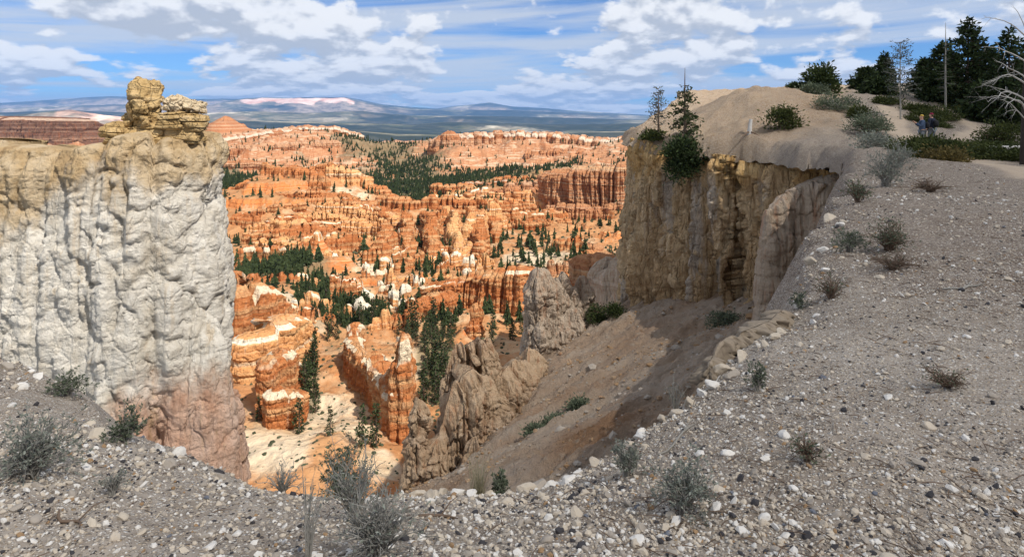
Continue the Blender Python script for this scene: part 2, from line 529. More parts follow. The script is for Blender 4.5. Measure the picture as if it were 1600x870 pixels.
def ochre_rock_mat():
    m, nt = new_mat("brown_caprock")
    pos = nt.n('ShaderNodeNewGeometry').outputs['Position']
    oi = nt.n('ShaderNodeObjectInfo').outputs['Random']
    w2 = nt.noise(pos, 1.6, 7, 0.65)
    beds = nt.noise(nt.scaled(pos, (0.5, 0.5, 5.0)), 1.0, 4, 0.6)
    f = nt.math('ADD', nt.math('MULTIPLY', w2, 0.6), nt.math('MULTIPLY', beds, 0.4))
    col = nt.ramp(f, [(0.3, (0.24, 0.145, 0.06)), (0.46, (0.40, 0.27, 0.12)), (0.58, (0.50, 0.36, 0.185)), (0.72, (0.42, 0.32, 0.22))])
    col = nt.mix(nt.math('MULTIPLY', nt.attr('pale'), 0.8), col, (0.60, 0.51, 0.38))
    b = nt.math('ADD', nt.math('ADD', nt.noise(pos, 5.0, 8, 0.7), beds), nt.math('MULTIPLY', cracks(nt, pos, 2.2, 0.08), 0.5))
    finish(nt, col, b, 0.95, 1.0, 0.16)
    return m


def canyon_mat():
    m, nt = new_mat("canyon_slopes")
    g = nt.n('ShaderNodeNewGeometry')
    pos = g.outputs['Position']
    z = nt.n('ShaderNodeSeparateXYZ', Vector=pos).outputs[2]
    nz = nt.n('ShaderNodeSeparateXYZ', Vector=g.outputs['True Normal']).outputs[2]
    w = nt.noise(pos, 0.012, 5, 0.6)
    w2 = nt.noise(pos, 0.06, 6, 0.62)
    beds = nt.n('ShaderNodeTexNoise', dict(noise_dimensions='1D'), W=nt.math('ADD', z, nt.math('MULTIPLY', w, 8.0)), Scale=0.16, Detail=5.0, Roughness=0.6).outputs[0]
    talus = nt.ramp(nt.math('ADD', nt.math('MULTIPLY', w2, 0.6), nt.math('MULTIPLY', w, 0.45)), [(0.36, (0.37, 0.155, 0.06)), (0.46, (0.47, 0.25, 0.115)), (0.53, (0.40, 0.18, 0.072)), (0.62, (0.55, 0.37, 0.215)), (0.70, (0.44, 0.22, 0.10))])
    cliff = nt.ramp(beds, [(0.32, (0.46, 0.14, 0.04)), (0.45, (0.60, 0.22, 0.07)), (0.52, (0.50, 0.16, 0.05)), (0.60, (0.68, 0.38, 0.18)), (0.7, (0.58, 0.2, 0.07))])
    col = nt.mix(nt.step(nz, 0.80, 0.55), talus, cliff)
    pale = nt.math('ADD', nt.attr('pale'), nt.math('MULTIPLY', nt.math('SUBTRACT', w2, 0.5), 1.3))
    col = nt.mix(nt.step(pale, 0.3, 0.6), col, nt.ramp(w2, [(0.35, (0.46, 0.29, 0.15)), (0.6, (0.62, 0.49, 0.34))]))
    pk = nt.math('ADD', nt.attr('pink'), nt.math('MULTIPLY', nt.math('SUBTRACT', w, 0.5), 0.6))
    pinkc = nt.mix(nt.math('MULTIPLY', nt.step(nz, 0.80, 0.50), 0.8), nt.ramp(nt.math('ADD', nt.math('MULTIPLY', beds, 0.6), nt.math('MULTIPLY', w2, 0.4)), [(0.36, (0.36, 0.145, 0.06)), (0.44, (0.50, 0.27, 0.145)), (0.49, (0.38, 0.155, 0.068)), (0.55, (0.58, 0.41, 0.27)), (0.62, (0.42, 0.20, 0.095))]), (0.34, 0.125, 0.05))
    col = nt.mix(nt.step(pk, 0.3, 0.7), col, pinkc)
    vg = nt.math('ADD', nt.attr('veg'), nt.math('MULTIPLY', nt.math('SUBTRACT', nt.noise(pos, 0.03, 6, 0.7), 0.5), 1.6))
    col = nt.mix(nt.math('MULTIPLY', nt.step(vg, 0.35, 0.7), 0.85), col, nt.ramp(w2, [(0.35, (0.10, 0.095, 0.05)), (0.65, (0.26, 0.19, 0.11))]))
    b = nt.math('ADD', nt.math('ADD', nt.noise(pos, 0.22, 7, 0.65), nt.math('MULTIPLY', nt.noise(pos, 0.05, 4, 0.6), 3.0)), nt.math('MULTIPLY', beds, 0.8))
    finish(nt, col, b, 0.96, 0.8, 2.5)
    return m


def scree_mat():
    m, nt = new_mat("scree_earth")
    pos = nt.n('ShaderNodeNewGeometry').outputs['Position']
    w = nt.noise(nt.scaled(pos, (0.10, 0.22, 0.1)), 1.0, 5, 0.62, 0.4)
    w2 = nt.noise(pos, 2.2, 7, 0.7)
    col = nt.ramp(w, [(0.32, (0.33, 0.22, 0.145)), (0.45, (0.385, 0.285, 0.205)), (0.54, (0.43, 0.345, 0.27)), (0.66, (0.345, 0.24, 0.165))])
    rust = nt.math('ADD', nt.attr('rust'), nt.math('MULTIPLY', nt.math('SUBTRACT', w, 0.5), 1.4))
    col = nt.mix(nt.math('MULTIPLY', nt.step(rust, 0.25, 0.75), 0.85), col, nt.ramp(w2, [(0.3, (0.23, 0.115, 0.055)), (0.7, (0.32, 0.185, 0.095))]))
    col = nt.mix(nt.step(w2, 0.54, 0.66), col, nt.mix(0.5, col, (0.42, 0.36, 0.29)))
    col = nt.mix(nt.step(nt.noise(pos, 4.0, 6, 0.75), 0.60, 0.70), col, (0.13, 0.09, 0.06))
    b = nt.math('ADD', w2, nt.math('MULTIPLY', nt.noise(pos, 9.0, 4, 0.7), 0.5))
    b = nt.math('ADD', b, nt.math('MULTIPLY', nt.noise(pos, 3.0, 9, 0.75), 1.2))
    finish(nt, col, b, 0.96, 1.0, 0.22)
    return m


def gravel_mat():
    m, nt = new_mat("gravelly_soil")
    pos = nt.n('ShaderNodeNewGeometry').outputs['Position']
    w = nt.noise(pos, 0.55, 6, 0.62, 0.3)
    w2 = nt.noise(pos, 7.0, 6, 0.7)
    soil = nt.ramp(nt.math('ADD', nt.math('MULTIPLY', w, 0.6), nt.math('MULTIPLY', w2, 0.4)), [(0.36, (0.165, 0.13, 0.10)), (0.48, (0.265, 0.222, 0.18)), (0.60, (0.37, 0.32, 0.268))])
    ochre = nt.ramp(nt.math('ADD', nt.math('MULTIPLY', w, 0.5), nt.math('MULTIPLY', w2, 0.5)), [(0.36, (0.13, 0.075, 0.036)), (0.5, (0.23, 0.14, 0.068)), (0.62, (0.33, 0.22, 0.115))])
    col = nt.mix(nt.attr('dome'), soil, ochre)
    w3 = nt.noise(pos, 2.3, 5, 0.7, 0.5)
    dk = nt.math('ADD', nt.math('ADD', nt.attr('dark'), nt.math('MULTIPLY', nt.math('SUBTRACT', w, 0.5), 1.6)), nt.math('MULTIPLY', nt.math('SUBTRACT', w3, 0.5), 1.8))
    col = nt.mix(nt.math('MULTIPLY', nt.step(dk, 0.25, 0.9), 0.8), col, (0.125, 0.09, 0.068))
    col = nt.mix(nt.attr('path'), col, nt.ramp(w2, [(0.3, (0.36, 0.28, 0.20)), (0.7, (0.46, 0.37, 0.28))]))
    # the finest grit: single small stones in their own colours
    bump = nt.math('MULTIPLY', w2, 0.7)
    amount = nt.math('SUBTRACT', 1.0, nt.math('MULTIPLY', nt.attr('path'), 0.8))
    for sc, thr, hgt in ((40.0, 0.30, 0.40), (88.0, 0.30, 0.18)):
        v = nt.n('ShaderNodeTexVoronoi', dict(feature='F1'), Vector=pos, Scale=sc, Randomness=1.0)
        d, c = v.outputs['Distance'], v.outputs['Color']
        cs = nt.n('ShaderNodeSeparateColor', Color=c)
        r, g, bl = cs.outputs
        body = nt.math('MULTIPLY', nt.math('MULTIPLY', nt.step(d, 0.50, 0.36), nt.step(g, thr, thr + 0.08)), amount)
        sc_col = nt.ramp(r, [(0.0, (0.05, 0.045, 0.045)), (0.13, (0.12, 0.10, 0.09)), (0.16, (0.34, 0.27, 0.20)), (0.45, (0.42, 0.35, 0.27)), (0.62, (0.55, 0.50, 0.43)), (0.86, (0.68, 0.64, 0.58)), (1.0, (0.30, 0.20, 0.10))])
        col = nt.mix(body, col, sc_col)
        dome = nt.math('MULTIPLY', body, nt.math('SUBTRACT', 0.75, d))
        bump = nt.math('ADD', bump, nt.math('MULTIPLY', dome, hgt * 3.0))
    finish(nt, col, bump, 0.95, 0.9, 0.016)
    return m


def plain_land_mat():
    m, nt = new_mat("far_plain")
    pos = nt.n('ShaderNodeNewGeometry').outputs['Position']
    z = nt.n('ShaderNodeSeparateXYZ', Vector=pos).outputs[2]
    nz = nt.n('ShaderNodeSeparateXYZ', Vector=nt.n('ShaderNodeNewGeometry').outputs['Normal']).outputs[2]
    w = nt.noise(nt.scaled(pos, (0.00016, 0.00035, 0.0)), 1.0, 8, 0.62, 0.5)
    w2 = nt.noise(nt.scaled(pos, (0.0011, 0.0017, 0.001)), 1.0, 7, 0.66, 0.4)
    col = nt.ramp(w2, [(0.34, (0.045, 0.06, 0.04)), (0.45, (0.11, 0.115, 0.075)), (0.53, (0.21, 0.19, 0.135)), (0.61, (0.56, 0.50, 0.39))])
    forest = nt.math('ADD', nt.math('MULTIPLY', w, 0.75), nt.math('MULTIPLY', w2, 0.3))  # dark bands: woodland, with the plain's cloud shadows painted into the same colour
    col = nt.mix(nt.math('MULTIPLY', nt.step(forest, 0.475, 0.525), 0.92), col, (0.016, 0.028, 0.024))  # woodland and painted cloud shadows share this dark colour
    # breaks and badlands where it is steep
    st = nt.step(nz, 0.985, 0.93)
    bad = nt.ramp(nt.noise(nt.scaled(pos, (0.0012, 0.0012, 0.006)), 1.0, 6, 0.66), [(0.36, (0.09, 0.09, 0.06)), (0.47, (0.26, 0.20, 0.14)), (0.56, (0.48, 0.37, 0.28)), (0.66, (0.12, 0.11, 0.075))])
    col = nt.mix(nt.math('MULTIPLY', st, 0.8), col, bad)
    pk = nt.math('ADD', nt.attr('pink'), nt.math('MULTIPLY', nt.math('SUBTRACT', w2, 0.5), 1.2))
    col = nt.mix(nt.step(pk, 0.35, 0.65), col, nt.ramp(w2, [(0.38, (0.66, 0.33, 0.22)), (0.6, (0.85, 0.66, 0.54))]))
    finish(nt, col, None, 1.0)
    return m


WHITE = white_cliff_mat()
OCHRE = right_cliff_mat()
CAPROCK = ochre_rock_mat()
CANYON = canyon_mat()
SCREE = scree_mat()
GRAVEL = gravel_mat()
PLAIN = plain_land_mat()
CONGLO = plain_mat("crusted_ledge", (0.285, 0.23, 0.17), 0.95, 0.6, 18.0)
BARK = plain_mat("grey_brown_bark", (0.13, 0.095, 0.07), 0.95, 0.4, 9.0)
DEADWOOD = plain_mat("bleached_dead_wood", (0.46, 0.44, 0.41), 0.85, 0.3, 8.0)
TWIG = plain_mat("grey_twigs", (0.27, 0.255, 0.225), 0.9, 0.35, 14.0)
BROWNTWIG = plain_mat("brown_twigs", (0.15, 0.105, 0.075), 0.9, 0.35, 14.0)
NEEDLE = leaf_mat("dark_conifer_needles", (0.014, 0.023, 0.009), (0.052, 0.078, 0.025), 0.8)
NEEDLE_L = leaf_mat("pine_needles", (0.022, 0.034, 0.011), (0.075, 0.10, 0.03), 0.8)
NEEDLE_G = leaf_mat("grey_green_needles", (0.05, 0.06, 0.05), (0.12, 0.13, 0.105), 0.8)
NEEDLE_F = leaf_mat("valley_conifer_needles", (0.018, 0.028, 0.011), (0.062, 0.085, 0.032), 0.12)
SCRUB = leaf_mat("scrub_leaves", (0.035, 0.042, 0.022), (0.10, 0.11, 0.06), 0.3)
DARKBARK = plain_mat("dark_weathered_bark", (0.045, 0.036, 0.03), 0.95, 0.4, 9.0)
MANZ = leaf_mat("manzanita_leaves", (0.022, 0.032, 0.009), (0.085, 0.10, 0.026), 0.9)
SAGE = leaf_mat("sage_leaves", (0.13, 0.145, 0.115), (0.31, 0.33, 0.275), 3.0)
SAGE_D = leaf_mat("grey_green_leaves", (0.06, 0.08, 0.05), (0.18, 0.21, 0.135), 3.0)
STRAW = leaf_mat("dry_grass_blades", (0.32, 0.28, 0.17), (0.55, 0.50, 0.34), 3.0)
STONES = {k: plain_mat(k + "_stone", c, 0.8, 0.18, 20.0, 0.3) for k, c in dict(white=(0.68, 0.645, 0.59), cream=(0.50, 0.43, 0.34), grey=(0.35, 0.305, 0.255), black=(0.045, 0.042, 0.045), brown=(0.30, 0.19, 0.10), blue=(0.13, 0.14, 0.165)).items()}

# ------------------------------------------------------------------ the rim: ground the camera stands on
def L2(px, py, Y):
    x, y, z = at(px, py, Y)
    return (math.atan2(x, y), math.log(math.hypot(x, y))), z


ground_ctrl = [L2(*p) for p in (
    (0, 870, 2.5), (400, 870, 2.46), (800, 870, 2.46), (1200, 870, 2.46), (1600, 870, 2.46), (1800, 800, 2.7), (-150, 800, 2.7),
    (0, 720, 3.5), (150, 720, 3.6), (300, 790, 3.1), (600, 810, 3.1), (900, 800, 3.1), (1200, 700, 3.4),
    (0, 545, 6.2), (-150, 500, 8.0), (-400, 440, 12.0), (150, 622, 5.3), (300, 692, 4.6), (400, 745, 4.3), (480, 762, 4.2), (600, 752, 4.25), (700, 746, 4.3), (800, 757, 4.25), (860, 742, 4.3),
    (1000, 660, 4.6), (1110, 598, 5.0), (1200, 512, 6.0), (1240, 470, 7.2), (1290, 338, 12.0), (1330, 275, 19.0),
    (1400, 560, 4.7), (1600, 560, 4.6), (1400, 420, 7.6), (1600, 420, 7.3), (1800, 420, 7.3), (1400, 320, 12.0), (1600, 320, 12.0), (1800, 330, 12.0),
    (1420, 256, 20.0), (1500, 262, 19.0), (1600, 270, 18.5), (1850, 275, 19.0), (1345, 240, 26.0), (1420, 245, 26.0), (1600, 248, 26.0), (1850, 250, 26.0),
    (1440, 228, 34.0), (1530, 226, 34.0), (1700, 228, 34.0), (1380, 215, 36.0), (1330, 222, 33.0), (1445, 219, 38.0), (1400, 190, 46.0), (1520, 204, 45.0), (1600, 208, 45.0), (1800, 208, 45.0),
    (1490, 178, 55.0), (1580, 190, 55.0), (1750, 195, 55.0), (1440, 150, 75.0), (1600, 160, 75.0), (1850, 165, 75.0), (1500, 130, 110.0), (1800, 140, 110.0), (1350, 140, 75.0),
    (1320, 165, 50.0), (1330, 195, 42.0), (1290, 195, 41.0), (1310, 222, 36.0),
    (1260, 224, 37.5), (1200, 218, 40.0), (1100, 216, 44.0), (1040, 214, 47.5), (1000, 205, 50.0), (990, 196, 56.0),
    (1050, 195, 52.0), (1100, 178, 52.0), (1140, 150, 54.0), (1180, 138, 57.0), (1220, 138, 57.0), (1250, 143, 58.0), (1200, 180, 47.0), (1250, 178, 47.0), (1283, 152, 57.0),
    (1015, 199, 56.0), (1045, 188, 58.0), (1080, 178, 58.0), (1110, 163, 58.0), (1030, 196, 66.0), (1100, 180, 68.0), (1180, 150, 72.0), (1250, 155, 80.0))]
for deg in (-100, -70, -45, -20, 0, 20, 45, 70, 100):
    ground_ctrl.append(((R(deg), math.log(1.2)), -1.68))
ground_ctrl += [((R(70), math.log(r)), -1.75) for r in (3, 8, 20)] + [((R(75), math.log(60)), -0.5), ((R(-75), math.log(6)), -1.9), ((R(-70), math.log(14)), -2.6)]
ground_tps = TPS([c[0] for c in ground_ctrl], [c[1] for c in ground_ctrl], 1e-5)

EDGE = [(-40, 24), (-20, 13.5), (-9, 8.4)] + [(lateral(px, Y), Y) for px, Y in (
    (0, 6.25), (150, 5.4), (300, 4.7), (400, 4.4), (480, 4.3), (600, 4.35), (700, 4.4), (800, 4.35), (860, 4.4), (1000, 4.7), (1085, 5.0), (1112, 5.5), (1150, 5.9), (1200, 6.2), (1240, 7.3), (1262, 9.2), (1292, 12.2), (1330, 19.0), (1338, 24.0),
    (1336, 29.0), (1312, 33.4), (1270, 35.5), (1240, 37.0), (1200, 39.5), (1150, 42.0), (1100, 44.0), (1050, 46.5), (1000, 50.0), (978, 53.0), (980, 60.0), (1000, 72.0), (1030, 90.0), (1060, 120.0))]
POLY = np.array(EDGE + [(45, 180), (300, 180), (300, -30), (-40, -30)], float)


def rim_distance(x, y, poly=POLY, nseg=None):
    """signed distance to the rim: positive on the ground, negative out over the drop"""
    shp = np.shape(x)
    x, y = np.ravel(x).astype(float), np.ravel(y).astype(float)
    inside = np.zeros(x.shape, bool)
    a, b = poly, np.roll(poly, -1, 0)
    dist = np.full(x.shape, 1e9)
    for i, ((x0, y0), (x1, y1)) in enumerate(zip(a, b)):
        c = ((y0 > y) != (y1 > y)) & (x < (x1 - x0) * (y - y0) / (y1 - y0 + 1e-12) + x0)
        inside ^= c
        if nseg is None or i < nseg:
            ex, ey = x1 - x0, y1 - y0
            t = np.clip(((x - x0) * ex + (y - y0) * ey) / (ex * ex + ey * ey + 1e-12), 0, 1)
            dist = np.minimum(dist, np.hypot(x - x0 - t * ex, y - y0 - t * ey))
    return np.where(inside, dist, -dist).reshape(shp)


PATHS = [[(lateral(px, Y), Y) for px, Y in pts] for pts in (
    ((1385, 56), (1395, 48), (1405, 41), (1425, 35), (1450, 30), (1490, 26)),
    ((1425, 37), (1470, 38), (1510, 41), (1528, 46), (1512, 51), (1478, 56), (1468, 60), (1448, 66), (1432, 76), (1425, 90)),
    ((1510, 26), (1570, 21), (1640, 17), (1750, 13)))]


def polyline_distance(x, y, pts):
    d = np.full(np.shape(x), 1e9)
    for (x0, y0), (x1, y1) in zip(pts[:-1], pts[1:]):
        ex, ey = x1 - x0, y1 - y0
        t = np.clip(((x - x0) * ex + (y - y0) * ey) / (ex * ex + ey * ey), 0, 1)
        d = np.minimum(d, np.hypot(x - x0 - t * ex, y - y0 - t * ey))
    return d


def rim_height(x, y, relief=True):
    x, y = np.asarray(x, float), np.asarray(y, float)
    r = np.hypot(x, y)
    sd = rim_distance(x, y, nseg=len(EDGE) - 1)
    sd = sd + fbm(x * 0.8, y * 0.8, octaves=2, seed=3) * np.where(r < 30, np.clip(r * 0.035, 0.10, 0.45), 0.32) * smooth(np.abs(sd), 6, 0.5)
    z = ground_tps(np.arctan2(x, y), np.log(np.maximum(r, 1.2)))
    if relief:
        z = z + 0.05 * fbm(x * 1.4, y * 1.4, octaves=4, seed=11) + 0.022 * fbm(x * 6, y * 6, octaves=3, seed=12)
        far = smooth(r, 20, 45)
        z = z + far * (np.where(x < 0.56 * y, 0.5, 0.2) * (fbm(x * 0.35, y * 0.35, octaves=4, seed=14, ridged=True) - 0.4) + np.where(x < 0.56 * y, 0.22, 0.10) * fbm(x * 1.1, y * 1.1, octaves=4, seed=15, gain=0.6))
    over = np.maximum(-sd, 0)
    # the lip crumbles over the edge
    edge_near = smooth(sd, 0.45, 0.0)
    z = z - 0.10 * edge_near
    lip = fbm(x * 1.2, y * 1.2, octaves=2, seed=21)
    z = z - np.where(r > 35, 1.3 * np.maximum(0.35 - sd, 0) * (sd < 0.35), 0)
    z = z - np.where((r < 30) | ((x > 0.512 * y) & (y < 34.5)), over * (1.4 + 0.25 * lip) + 1.3 * over ** 2, 0.9 * over)
    return z, sd


def build_rim():
    nth, nr = 520, 400
    th = np.linspace(R(-62), R(66), nth)
    rr = np.exp(np.linspace(math.log(0.9), math.log(150.0), nr))
    TH, RR = np.meshgrid(th, rr)
    X, Y = RR * np.sin(TH), RR * np.cos(TH)
    Z, sd = rim_height(X, Y)
    lim = np.where((TH > math.atan(0.512)) & (Y < 34.5) & (RR > 10), 2.4, np.interp(RR, [10, 18, 24, 30], [2.6, 1.2, 0.5, 0.35]))
    out_ = sd < -lim
    F = quads_of_grid(nr, nth)
    F = F[(~out_).ravel()[F].any(1)]
    # vertices beyond the trimmed edge are drawn back onto it, so that the edge runs smoothly
    for _ in range(3):
        o = sd < -lim
        xo, yo = X[o], Y[o]
        near_ = sd[o] > -lim[o] - 3.0
        gx = (rim_height(xo + 0.05, yo, False)[1] - sd[o]) / 0.05
        gy = (rim_height(xo, yo + 0.05, False)[1] - sd[o]) / 0.05
        g2 = np.maximum(gx * gx + gy * gy, 0.3)
        step = np.where(near_, (-lim[o] * 0.98 - sd[o]), 0)
        X[o] = xo + gx / g2 * step
        Y[o] = yo + gy / g2 * step
        Z[o], sd[o] = rim_height(X[o], Y[o])
    path = np.zeros_like(X)
    for p, w in zip(PATHS, (0.75, 0.6, 0.7)):
        path = np.maximum(path, smooth(polyline_distance(X, Y, p) + 0.4 * fbm(X * 0.8, Y * 0.8, octaves=3, seed=31), w + 0.35, w - 0.35))
    dome = smooth(Y, 36, 42) * smooth(X / np.maximum(Y, 0.1), 0.56, 0.50)
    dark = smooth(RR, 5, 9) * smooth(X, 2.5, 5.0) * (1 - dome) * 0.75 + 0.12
    used = np.zeros(X.size, bool)
    used[F.ravel()] = True
    remap = np.cumsum(used) - 1
    V = np.stack([X, Y, Z], -1).reshape(-1, 3)[used]
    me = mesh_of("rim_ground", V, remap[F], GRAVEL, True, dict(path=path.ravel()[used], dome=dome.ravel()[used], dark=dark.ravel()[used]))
    tag(link("rim_ground", me), kind="structure")


build_rim()


# ------------------------------------------------------------------ rock walls, fins and towers
def resample(P, n):
    P = np.asarray(P, float)
    s = np.concatenate([[0], np.cumsum(np.linalg.norm(np.diff(P[:, :2], axis=0), axis=1))])
    t = np.linspace(0, s[-1], n)
    return np.stack([np.interp(t, s, P[:, k]) for k in range(P.shape[1])], 1), s[-1]


def rock_wall(path, thick, top, base, ns=80, nt=30, seed=1, colw=3.0, groove=0.5, spire=0.0, strata=0.3, strata_f=0.4,
              lump=None, fb=(0.5, 0.3), taper=0.08, cap=0.6, pale_cap=0.0, slot=0.0, rings=6, waist=None, flute=None, zst=1.45, shoulder=None):
    """closed body of rock along a line on the ground; returns vertices, faces, pale attribute"""
    n = len(path)
    arr = lambda v: np.broadcast_to(np.asarray(v, float), (n,))
    P = np.column_stack([np.asarray(path, float), arr(thick), arr(top), arr(base)])
    M = max(24, ns // 3)
    C, length = resample(P, M)
    T = np.gradient(C[:, :2], axis=0)
    T /= np.linalg.norm(T, axis=1, keepdims=True) + 1e-9
    Nn = np.column_stack([T[:, 1], -T[:, 0]])
    th = C[:, 2:3]
    side_a = C[:, :2] + Nn * th
    side_b = (C[:, :2] - Nn * th)[::-1]
    ca = np.arange(M, dtype=float)
    k = 9
    an = np.linspace(0, np.pi, k + 2)[1:-1]
    end = C[-1, :2] + th[-1] * (np.cos(an)[:, None] * Nn[-1] + np.sin(an)[:, None] * T[-1])
    start = C[0, :2] + th[0] * (-np.cos(an)[:, None] * Nn[0] - np.sin(an)[:, None] * T[0])
    loop = np.concatenate([side_a, end, side_b, start, side_a[:1]])
    cidx = np.concatenate([ca, np.full(k, M - 1.0), ca[::-1], np.zeros(k), [0.0]])
    sg = np.diff(loop, axis=0)
    mid = 0.5 * (loop[1:] + loop[:-1])
    facing = (-(sg[:, 1] * mid[:, 0] - sg[:, 0] * mid[:, 1]) > -0.15 * np.hypot(*sg.T) * np.hypot(*mid.T))
    wgt = np.hypot(*sg.T) * np.where(facing, 1.0, 0.3)          # the sides that can be seen get the finer mesh
    cw = np.concatenate([[0], np.cumsum(wgt)])
    tw = np.linspace(0, cw[-1], ns + 1)
    LP = np.stack([np.interp(tw, cw, c_) for c_ in (loop[:, 0], loop[:, 1], cidx)], 1)
    LP = LP[:-1]
    O, ci = LP[:, :2], LP[:, 2]
    tg = np.roll(O, -1, 0) - np.roll(O, 1, 0)
    tg /= np.linalg.norm(tg, axis=1, keepdims=True) + 1e-9
    ON = np.column_stack([tg[:, 1], -tg[:, 0]])
    topz = np.interp(ci, np.arange(M), C[:, 3])
    basez = np.interp(ci, np.arange(M), C[:, 4])
    ctr = np.column_stack([np.interp(ci, np.arange(M), C[:, 0]), np.interp(ci, np.arange(M), C[:, 1])])
    thick_c = np.interp(ci, np.arange(M), C[:, 2])
    cm = ci / (M - 1) * length / colw
    cm = cm + 0.7 * fbm(cm * 0.45, cm * 0 + seed * 0.37, octaves=2, seed=seed + 2)
    if spire:
        e0, id0, _ = columns1d(cm, seed)
        H0 = topz - basez
        gap = _h(np.floor(cm * 1.0 + 0.5), cm * 0, cm * 0, seed + 4)
        topz = topz - H0 * spire * (0.9 * _h(np.floor(id0 * 9973), id0 * 0, id0 * 0, seed + 3) + 0.9 * gap * np.exp(-(e0 / 0.10) ** 2) + 0.25 * np.abs(fbm(cm * 2.3, cm * 0, octaves=3, seed=seed + 6)))
    H = topz - basez
    t = np.linspace(0, 1, nt) ** 0.92
    z = basez[None] + H[None] * t[:, None]
    arc = np.arange(ns)[None] / ns * 2 * (length + 1)
    ox, oy = np.broadcast_to(O[None, :, 0], z.shape), np.broadcast_to(O[None, :, 1], z.shape)
    warp = 0.30 * fbm(ox * 0.25 / max(colw, .3), z * 0.25 / max(colw, .3), octaves=2, seed=seed + 40)
    e, cid, cd = columns1d(np.broadcast_to(cm[None], z.shape) + warp, seed)
    disp = -groove * (0.4 + 1.2 * _h(np.floor(cid * 9973), cid * 0, cid * 0, seed + 7)) * np.exp(-(e / 0.12) ** 2) + groove * 1.1 * (cid - 0.5)
    e2, cid2, _ = columns1d(np.broadcast_to(cm[None] * 2.7, z.shape) + warp * 1.5, seed + 21)
    disp += 0.45 * groove * ((cid2 - 0.5) * 1.1 - np.exp(-(e2 / 0.12) ** 2))
    if flute:
        disp += flute[1] * (fbm(ox * flute[0], oy * flute[0], z * flute[0] * 0.10, 4, seed + 33, 0.55, True) - 0.3)
    bw = 0.35 * fbm(ox * 0.12 * strata_f * 4, oy * 0.12 * strata_f * 4, octaves=2, seed=seed + 50)
    be, bid, _ = columns1d(z * strata_f + bw + 0.12 * cid, seed + 9)
    disp += strata * ((bid - 0.5) * 1.7 * smooth(be, 0, 0.12) - 0.5 * (1 - smooth(be, 0, 0.10)))
    if lump:
        for size, amp in lump:
            w_ = 0.5 * fbm(ox / size * 0.9, oy / size * 0.9, z / size * 0.9, 3, seed + 71)
            w2_ = 0.35 * fbm(ox / size * 0.9, oy / size * 0.9, z / size * 0.9, 3, seed + 73)
            f1, f2, fid = worley(ox / size + w_, oy / size + w_, z / (size * zst) + w2_, seed + 60)
            disp += amp * (1.3 * (fid - 0.5) - 0.9 * (1 - smooth(f2 - f1, 0.0, 0.13)) - 0.35 * f1)
    fs, fa = fb
    disp += fa * fbm(ox * fs, oy * fs, z * fs * 0.55, 5, seed + 80, gain=0.55)
    if slot:
        disp -= slot * smooth(fbm(ox * 0.25, oy * 0.25, z * 0.04, 3, seed + 90), 0.12, 0.34)
    disp += taper * (basez + H - z) + 0.10 * taper * H[None] * ((1 - t[:, None]) ** 4) * 6
    if waist is not None:
        disp += np.interp(t, waist[0], waist[1])[:, None] * thick_c[None]
    disp = np.maximum(disp, -0.82 * np.broadcast_to(thick_c[None], z.shape))
    # round the shoulders
    disp -= (0.35 * thick_c[None] if shoulder is None else shoulder) * smooth(t[:, None], 0.93, 1.0) ** 2
    V = np.stack([ox + ON[None, :, 0] * disp, oy + ON[None, :, 1] * disp, z], -1)
    rim = V[-1]
    caps = []
    for q in np.linspace(1, 0.03, rings + 1)[1:]:
        p = np.column_stack([ctr, topz]) + (rim - np.column_stack([ctr, topz])) * np.array([q, q, 1.0])
        p[:, 2] = topz + cap * (1 - q ** 2) + 0.35 * cap * fbm(p[:, 0] / max(colw * .5, .2), p[:, 1] / max(colw * .5, .2), octaves=3, seed=seed + 95)
        caps.append(p)
    A = np.concatenate([V, np.array(caps)])
    nl = len(A)
    pale = np.zeros((nl, ns))
    if pale_cap:
        pale[:nt] = smooth(t, 1 - pale_cap, 1 - pale_cap * 0.4)[:, None] * (0.15 + cid * 1.0)
        pale[nt:] = min(0.9, pale_cap * 2.2)
    return A.reshape(-1, 3), quads_of_grid(nl, ns, True), pale.ravel()


def wall_object(name, mat, label=None, cat="rock formation", group=None, kind=None, parent=None, **kw):
    V, F, pale = rock_wall(**kw)
    o = link(name, mesh_of(name, V, F, mat, True, dict(pale=pale)), parent)
    if parent is None:
        tag(o, label, cat if not kind else None, group, kind)
    elif label:
        o['label'] = label
    return o


def boulder_mesh(name, mat, size, sub, seed, cell=0.8, crack=0.12, rough=0.12, beds=0.0, bed_f=2.0, square=0.0, pale=0.0, cuts=9):
    V, F = icosphere(sub)
    rc = np.random.default_rng(seed + 77)
    for _ in range(cuts):
        nc = rc.normal(size=3)
        nc /= np.linalg.norm(nc)
        V = V - nc * np.maximum(V @ nc - rc.uniform(0.62, 0.9), 0)[:, None]
    if square:
        s = np.max(np.abs(V), axis=1, keepdims=True)
        V = V * (1 - square) + V / s * 0.86 * square
    V = V * np.asarray(size)
    x, y, z = V[:, 0] + seed * 3.1, V[:, 1] - seed * 1.7, V[:, 2] + seed
    nrm = V / (np.linalg.norm(V, axis=1, keepdims=True) + 1e-9)
    f1, f2, fid = worley(x / cell, y / cell, z / cell, seed)
    d = crack * (smooth(f2 - f1, 0, 0.25) - 0.7 + 0.8 * (fid - 0.5)) + rough * fbm(x / cell * 1.3, y / cell * 1.3, z / cell * 1.3, 5, seed + 4, 0.55)
    if beds:
        be, bid, _ = columns1d(V[:, 2] * bed_f + 0.3 * fbm(x, y, octaves=2, seed=seed + 6), seed + 7)
        d += beds * ((bid - 0.5) * 1.5 * smooth(be, 0, 0.12) - 0.7 * (1 - smooth(be, 0, 0.1)))
        nrm = nrm * np.array([1, 1, 0.35])
    V = V + nrm * d[:, None]
    return mesh_of(name, V, F, mat, True, dict(pale=np.full(len(V), pale)))

